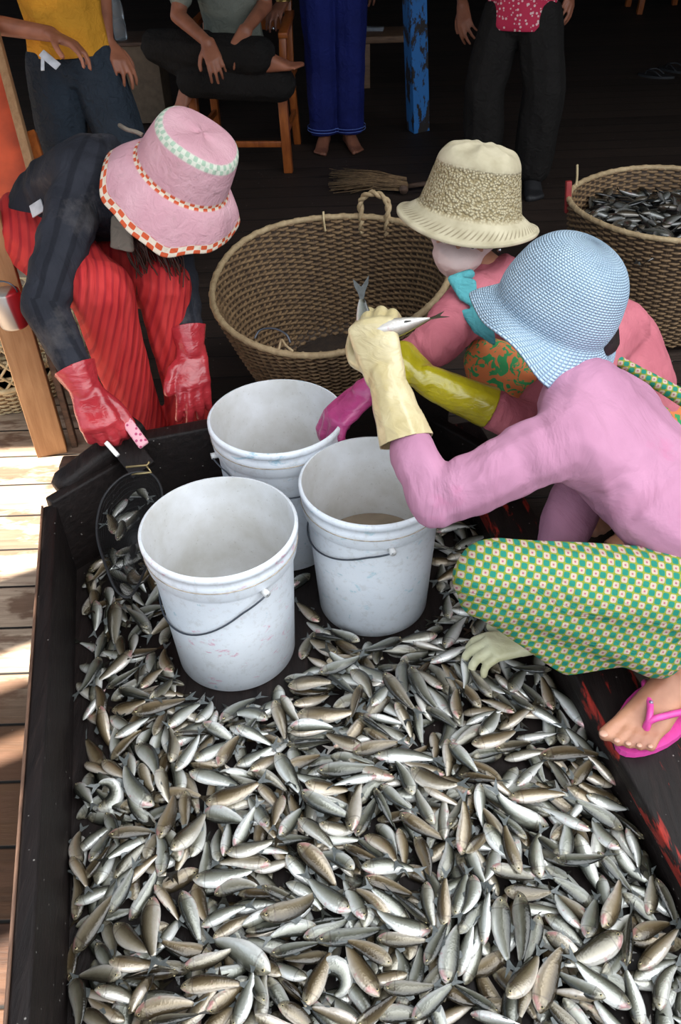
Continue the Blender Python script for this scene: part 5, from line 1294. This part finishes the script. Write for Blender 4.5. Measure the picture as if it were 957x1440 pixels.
h2w = W(269, 492, 2.14); h2 = hand_balls(h2w, IV(.06, -1, .0), IV(.25, 0, .95), 1, 1.0, (.25, .25, .3, .3), .1, (.75, .6, .1), .35)
torsoC = [[ell(peC, (.14, .11, .11), latC, upC), ell(waC, (.12, .095, .1), latC, upC)], [ell(waC, (.12, .095, .1), latC, upC), ell(chC, (.13, .095, .1), latC, upC)],
          [ell(chC, (.13, .09, .09), latC, upC), (shRc, .05), (shLc, .05), (neC, .05)], [(neC, .046), (headC-axC*.05, .045)]]
armsC = chain((shRc, .048), (elRc, .04), (h1w, .024))+chain((shLc, .045), (elLc, .037), (h2w, .024))
legsC = chain((peC+latC.normalized()*-.06, .08), (knRc, .055), (anRc, .036))+chain((peC+latC.normalized()*.07, .08), (knLc, .055), (anLc, .036))
f1, _, _, _ = foot_groups(anRc, (.3, -.9, 0), (0, 0, 1), 1); f2, _, _, _ = foot_groups(anLc, (.4, -.9, 0), (0, 0, 1), -1)
fused('body', torsoC+armsC+legsC+hgC+h1+h2+f1+f2, M['skin'], Cp, .005, 4); face_parts(Cp, PC, hl, hu, hf_, .97)
shC = grow(torsoC[1:3], .018)+[[ell(waC, (.14, .11, .11), latC, upC), ell(lerp(peC, waC, .42), (.15, .125, .085), latC, upC)]]+chain((shRc, .066), (lerp(shRc, elRc, .5), .06), (elRc, .052), (lerp(elRc, h1w, .62), .044), (lerp(elRc, h1w, .82), .036))+chain((shLc, .062), (elLc, .05), (lerp(elLc, h2w, .62), .042), (lerp(elLc, h2w, .8), .034))
fused('shirt', shC, M['navy'], Cp, .005, 8, [(shRc, elRc), (elRc, wrRc), (shLc, elLc), (elLc, wrLc), (peC, neC)], (.005, 24, 8, 3), (.002, 60, 14, 6))
pxl = latC.normalized()
trC = [[ell(peC-upC.normalized()*.02, (.135, .105, .095), latC, upC)], [(peC-pxl*.07, .10), (knRc, .076)], [(peC+pxl*.06, .10), (knLc, .073)]]
trC += chain((knRc, .078), (lerp(knRc, anRc, .5), .062), (anRc+Vector((0, 0, .02)), .066)) + chain((knLc, .070), (lerp(knLc, anLc, .5), .058), (anLc+Vector((0, 0, .02)), .064))
otr = open_cut('trousers', trC, M['redpants'], Cp, [(Vector((0, 0, .06)), Vector((0, 0, -1)))], .006, 8, [(peC, knRc), (knRc, anRc), (peC, knLc), (knLc, anLc)], (.007, 5, 34, 4), (.002, 20, 60, 9))
_co, _ = arrays(otr.data); _cy = np.stack([_co @ np.array(-_u), _co @ np.array(_r+_f*.5), np.zeros(len(_co))], 1); otr.data.attributes['cyl'].data.foreach_set('vector', _cy.astype(np.float32).ravel())
for hg_, hw_, pr_, cu_ in ((h1, h1w, lerp(elRc, h1w, .72), elRc), (h2, h2w, lerp(elLc, h2w, .82), elLc)):
    ed = hw_ - (hw_-cu_).normalized()*.075
    gg = grow(hg_, .0034)+chain((hw_, .033), (ed, .053)); open_cut('glove', gg, M['glove_red'], Cp, [(hw_-(hw_-cu_).normalized()*.055, cu_-hw_)], .0036, 3, [(ed, hw_)], (.002, 42, 12, 2))
fused('hair', [[ell(PC(-.03, 0, .02), (.082, .085, .08), hl, hu)], [(PC(-.03, .06, -.06), .03), (PC(-.03, -.05, -.08), .03), (PC(-.07, 0, -.1), .04)]], M['hair'], Cp, .006, 3)
q = bmesh.new(); r7 = random.Random(8)
for i in range(60):
    a_ = W(190+r7.uniform(-20, 45), 335+r7.uniform(-8, 8), 2.0); tube(q, catmull([a_, a_+Vector((r7.uniform(.0, .03), r7.uniform(-.02, .02), -.05)), a_+Vector((r7.uniform(.0, .06), r7.uniform(-.03, .02), -.10-r7.uniform(0, .05)))], 3), .0016, 4)
obj('loose_hair', q, plain('brown hair', H('4a2a1e'), .5, 0, .2, 90), Cp)
fused('neck_cloth', [[(W(160, 308, 1.97), .008), (W(180, 316, 1.96), .008), (W(184, 350, 1.975), .009), (W(158, 346, 1.98), .006)], [(W(160, 308, 1.97), .008), (W(175, 290, 1.97), .012)]], M['scarf_beige'], Cp, .004, 3)
q = bmesh.new(); prism(q, W(44, 298, 2.075), W(60, 288, 2.055), .03, .004, -_f, .001); obj('white_print', q, plain('white print', H('c9c9cc'), .8), Cp)
profC = resample([(.0, .112), (.04, .112), (.070, .110), (.084, .105), (.091, .097), (.096, .08), (.102, .045), (.107, .008), (.111, .0), (.127, -.014), (.146, -.040), (.161, -.068), (.166, -.078)], .003, 10)
def wobC(j, t, r, z):
    f = max(0, (r-.116)/.068)
    return r*(1+.05*f*math.sin(2*t-1.0)+.018*f*math.sin(7*t)), z + f*(.022*math.sin(2*t+1.5)+.009*math.sin(6*t)+.005*math.sin(11*t)) + (.003*math.sin(3*t) if r < .1 else 0)
hat('sun_hat', Cp, axes_mat(W(256, 245, 1.93), axC, IV(1, -.2, 0)), profC, M['hat_pink'], wobC)
q = bmesh.new(); tube(q, catmull([W(168, 176, 1.95), W(178, 182, 1.93), W(192, 186, 1.93), W(200, 190, 1.93)], 4), .005, 8); obj('hat_cord', q, M['scarf_beige'], Cp)
rebase(Cp)

# ---- people in the shade behind
def stander(label,  base, face, hgt, shirtm, pantsm, skinm, armsp, leg_dx=.09, legR=None, hem=None, pant_r=.07, foot_z=.075, cuff=.06, torso_fwd=0.0, legs=None, hips=None, elbows=None, sleeve=True, foot_covers=False, handpose=None, lap=False):
    """arms: list of (elbow, wrist, hand fwd, hand normal, thumb) in world space"""
    root = thing('person', label, 'person', tuple(base))
    f = Vector(face).normalized(); lat = f.cross(Vector((0, 0, 1))); base = Vector(base); k = hgt/1.62; up = Vector((0, 0, 1))
    pe = hips or base+up*.86*k; ch = pe+up*.33*k+f*torso_fwd; ne = pe+up*.54*k+f*torso_fwd; hd = ne+up*.13*k+f*.02
    sh = [ne-up*.05*k+lat*.16*k*s_ for s_ in (1, -1)]
    tor = [[ell(pe, (.15*k, .1*k, .09*k), lat, up), ell(pe+up*.16*k, (.125*k, .09*k, .08*k), lat, up)], [ell(pe+up*.16*k, (.125*k, .09*k, .08*k), lat, up), ell(ch, (.145*k, .1*k, .1*k), lat, up)], [ell(ch, (.14*k, .095*k, .09*k), lat, up), (sh[0], .05*k), (sh[1], .05*k), (ne, .05*k)], [(ne, .05*k), (hd, .05*k)]]
    hg, PP, hl_, hu_, hf2 = head_groups(hd+up*.06, f, up, k); FG = []
    g = tor+hg; pants = [[ell(pe-up*.0, (.165*k, .12*k, .10*k), lat, up)]]; sk = []
    for i, s_ in enumerate((1, -1)):
        if legs: kn, an, toe = legs[i]
        else: kn = base+lat*s_*leg_dx+up*.47*k+f*.02; an = base+lat*s_*leg_dx*.9+up*foot_z; toe = f+lat*s_*.25
        hp = pe+lat*s_*.08*k
        g += chain((hp, .08*k), (kn, .055*k), (an, .035*k)); fg, Pf, _, _ = foot_groups(an, toe, up, -s_, .98); g += fg; FG.append(fg)
        pants += chain((hp, .105*k), (kn, pant_r), (an+up*(.01 if not legs else .0)+(kn-an).normalized()*.03, pant_r*.95)); sk += [(hp, kn), (kn, an)]
    if lap: pants += [[(pe, .12), (legs[0][0], .085), (legs[1][0], .08)], [(legs[0][0], .085), (lerp(legs[1][0], legs[1][1], .6), .07), (legs[1][0], .08)]]
    shg = grow(tor[:3], .018)
    for i, (el, wr, hf, hn, th) in enumerate(armsp):
        el, wr = Vector(el), Vector(wr); s0 = sh[i]
        g += chain((s0, .048*k), (el, .038*k), (wr, .026)); g += hand_balls(wr, hf, hn, th, .98, handpose or (.35, .35, .4, .45), .12)
        shg += chain((s0, .062*k), (lerp(s0, el, .75 if sleeve else .98), .056*k))
    fused('body', g, skinm, root, .0058, 3); face_parts(root, PP, hl_, hu_, hf2, k)
    fused('hair', [[ell(PP(-.025, 0, .045), (.08*k, .092*k, .078*k), hl_, hu_)]], M['hair'], root, .007, 2)
    hemz = (hem if hem else pe.z-.02)
    open_cut('shirt', shg+[[ell(pe-up*.02, (.165*k, .125*k, .09*k), lat, up), ell(pe+up*.16*k, (.145*k, .11*k, .08*k), lat, up)]], shirtm, root, [(Vector((0, 0, hemz)), Vector((0, 0, -1)))], .007, 5, [(pe, ne)], (.004, 12, 20, 3))
    open_cut('trousers', pants, pantsm, root, ([(Vector((0, 0, base.z+cuff)), Vector((0, 0, -1)))] if not legs else None), .007, 6, sk, (.007, 9, 20, 2))
    if foot_covers:
        for i_, g_ in enumerate(FG): fused('dark_foot_cover', grow(g_, .008), M['rubber_dark'], root, .006, 3)  # added black covers hide feet lost in the dark, standing in for shade
    return root, PP
# D: yellow shirt
hD = W(103, 92, 3.15)
D, _ = stander('person standing in mustard yellow t-shirt and dark trousers with white keys at the waist', (hD.x+.02, hD.y-.02, 0), (.12, -1, 0), 1.58, M['shirt_yellow'], M['pants_dark'], M['skin_arm'],
    [(W(-35, 30, 3.0), W(72, 48, 2.93), IV(1, -.45, 0), IV(.3, .8, .5), 1), (W(142, -20, 3.12), W(150, 60, 3.12), IV(.6, -.8, 0), IV(.5, .3, .8), -1)], hips=hD, pant_r=.092, leg_dx=.12,
    legs=[(Vector((hD.x-.075, hD.y-.10, .42)), Vector((hD.x-.02, hD.y-.02, .075)), (0, -1, 0)), (Vector((hD.x+.17, hD.y-.12, .42)), Vector((hD.x+.24, hD.y-.02, .075)), (.2, -1, 0))], hem=hD.z+.045)
kp = W(66, 78, 2.98)
q = bmesh.new(); prism(q, W(58, 74, 2.985), W(82, 94, 2.975), .028, .006, -_f, .003); prism(q, W(60, 76, 2.985), W(60, 99, 2.975), .012, .005, -_f, .001); obj('keys', q, plain('white key tag', H('dde0e4'), .4), D)
rebase(D)
# F: blue trousers
pF = WZ(474, 208, 0)
F_, _ = stander('barefoot person standing in royal blue trousers in the shade', (pF.x, pF.y+.03, 0), (.05, -1, 0), 1.6, cloth('dark blue shirt', H('20263c')), M['pants_blue'], M['skin_dark'],
    [(W(400, -60, 4.5), W(398, 2, 4.35), IV(-.4, -.8, .3), IV(-.3, .3, .8), 1), (W(520, -90, 4.8), W(520, -40, 4.8), IV(0, -1, 0), IV(.3, 0, .8), -1)], pant_r=.088, leg_dx=.075, cuff=.075)
q = bmesh.new(); w_ = W(398, 0, 4.35); tube(q, [w_+Vector((.032*math.cos(t), .032*math.sin(t), 0)) for t in [2*math.pi*i/24 for i in range(24)]], .007, 6, True); obj('wrist_watch', q, plain('gold watch', H('c9a860'), .3, .8), F_)
q = bmesh.new(); w_ = W(384, 40, 4.31); bmesh.ops.create_uvsphere(q, u_segments=10, v_segments=6, radius=.009, matrix=Matrix.Translation(w_)); obj('ring', q, plain('ring', H('e8e8ea'), .2, .9), F_)
for d_ in (-.068, .068):
    q = bmesh.new()
    for zz in (.095, .11): tube(q, [Vector((pF.x+d_+.091*math.cos(t), pF.y+.03+.091*math.sin(t), zz)) for t in [2*math.pi*i/32 for i in range(32)]], .002, 5, True)
    obj('cuff_stripe', q, plain('pale blue piping', H('5f78c8'), .7), F_)
rebase(F_)
# G: black trousers, red printed blouse
pG = WZ(712, 268, 0)
G_, _ = stander('person standing in black trousers and red printed blouse behind the cream hat', (pG.x, pG.y+.05, 0), (-.3, -1, 0), 1.58, M['redprint'], M['pants_black'], M['skin_arm'],
    [(W(640, -120, 4.2), W(650, 8, 4.15), IV(.1, -1, 0), IV(-.7, .1, .7), 1), (W(800, -120, 4.2), W(800, -20, 4.2), IV(0, -1, 0), IV(.7, 0, .7), -1)], pant_r=.098, leg_dx=.135, cuff=.02, hem=.70, foot_covers=True, hips=Vector((pG.x, pG.y+.05, .74)))
rebase(G_)
# E: sitting man
pE = W(325, 118, 4.25)
hE = Vector((pE.x+.02, pE.y+.15, .50))
E_, _ = stander('barefoot person sitting cross-legged on wooden chair in grey shirt and black trousers', (hE.x, hE.y, 0), (-.05, -1, 0), 1.62, M['shirt_grey'], M['pants_black'], M['skin_arm'],
    [(W(250, 22, 4.0), W(292, 60, 3.88), IV(.35, -1, 0), IV(-.1, .4, .9), 1), (W(372, 8, 4.1), W(345, 42, 3.95), IV(-.4, -.9, 0), IV(.2, .3, .8), -1)], hips=hE,
    legs=[(W(222, 66, 4.12), W(372, 78, 3.98), (1, -.1, .1)), (W(392, 118, 4.1), W(262, 112, 4.15), (-.5, -.5, -.5))], pant_r=.085, hem=.53, torso_fwd=.05, lap=True)
rebase(E_)
# the chair under E
cE = Vector((hE.x+.03, hE.y+.02, 0))
chr_ = thing('wooden_chair', 'varnished orange-brown wooden armchair under the sitting barefoot person', 'chair', tuple(cE))
def pc(name, a, b, w, h, up=(0, 1, 0)): q = bmesh.new(); prism(q, a, b, w, h, Vector(up), .004); o = obj(name, q, M['chair_wood'], chr_); o['_rb'] = 1; return o
q = bmesh.new(); box(q, (0, 0, .395), (.50, .46, .035), None, .01); o = obj('seat', q, M['chair_wood'], chr_); o['_rb'] = 1
for sx_ in (-1, 1):
    pc('leg', (sx_*.235, -.22, 0), (sx_*.225, -.21, .40), .045, .045); pc('leg', (sx_*.225, .26, 0), (sx_*.215, .20, .40), .04, .04)
    pc('back_post', (sx_*.215, .20, .40), (sx_*.215, .31, .95), .04, .035); pc('armrest', (sx_*.245, -.2, .63), (sx_*.225, .25, .65), .045, .025, (0, 0, 1)); pc('arm_post', (sx_*.235, -.19, .41), (sx_*.24, -.17, .62), .035, .035)
    pc('stretcher', (sx_*.23, -.21, .18), (sx_*.22, .24, .18), .02, .03, (0, 0, 1))
pc('stretcher', (-.23, -.215, .14), (.23, -.215, .14), .02, .03, (0, 0, 1))
for z_ in (.6, .74, .9): pc('back_slat', (-.2, .24+(z_-.4)*.18, z_), (.2, .24+(z_-.4)*.18, z_), .02, .06, (0, 0, 1))
chr_.rotation_euler = (0, 0, R_(-6))

bpy.context.view_layer.update()
clean_flags()
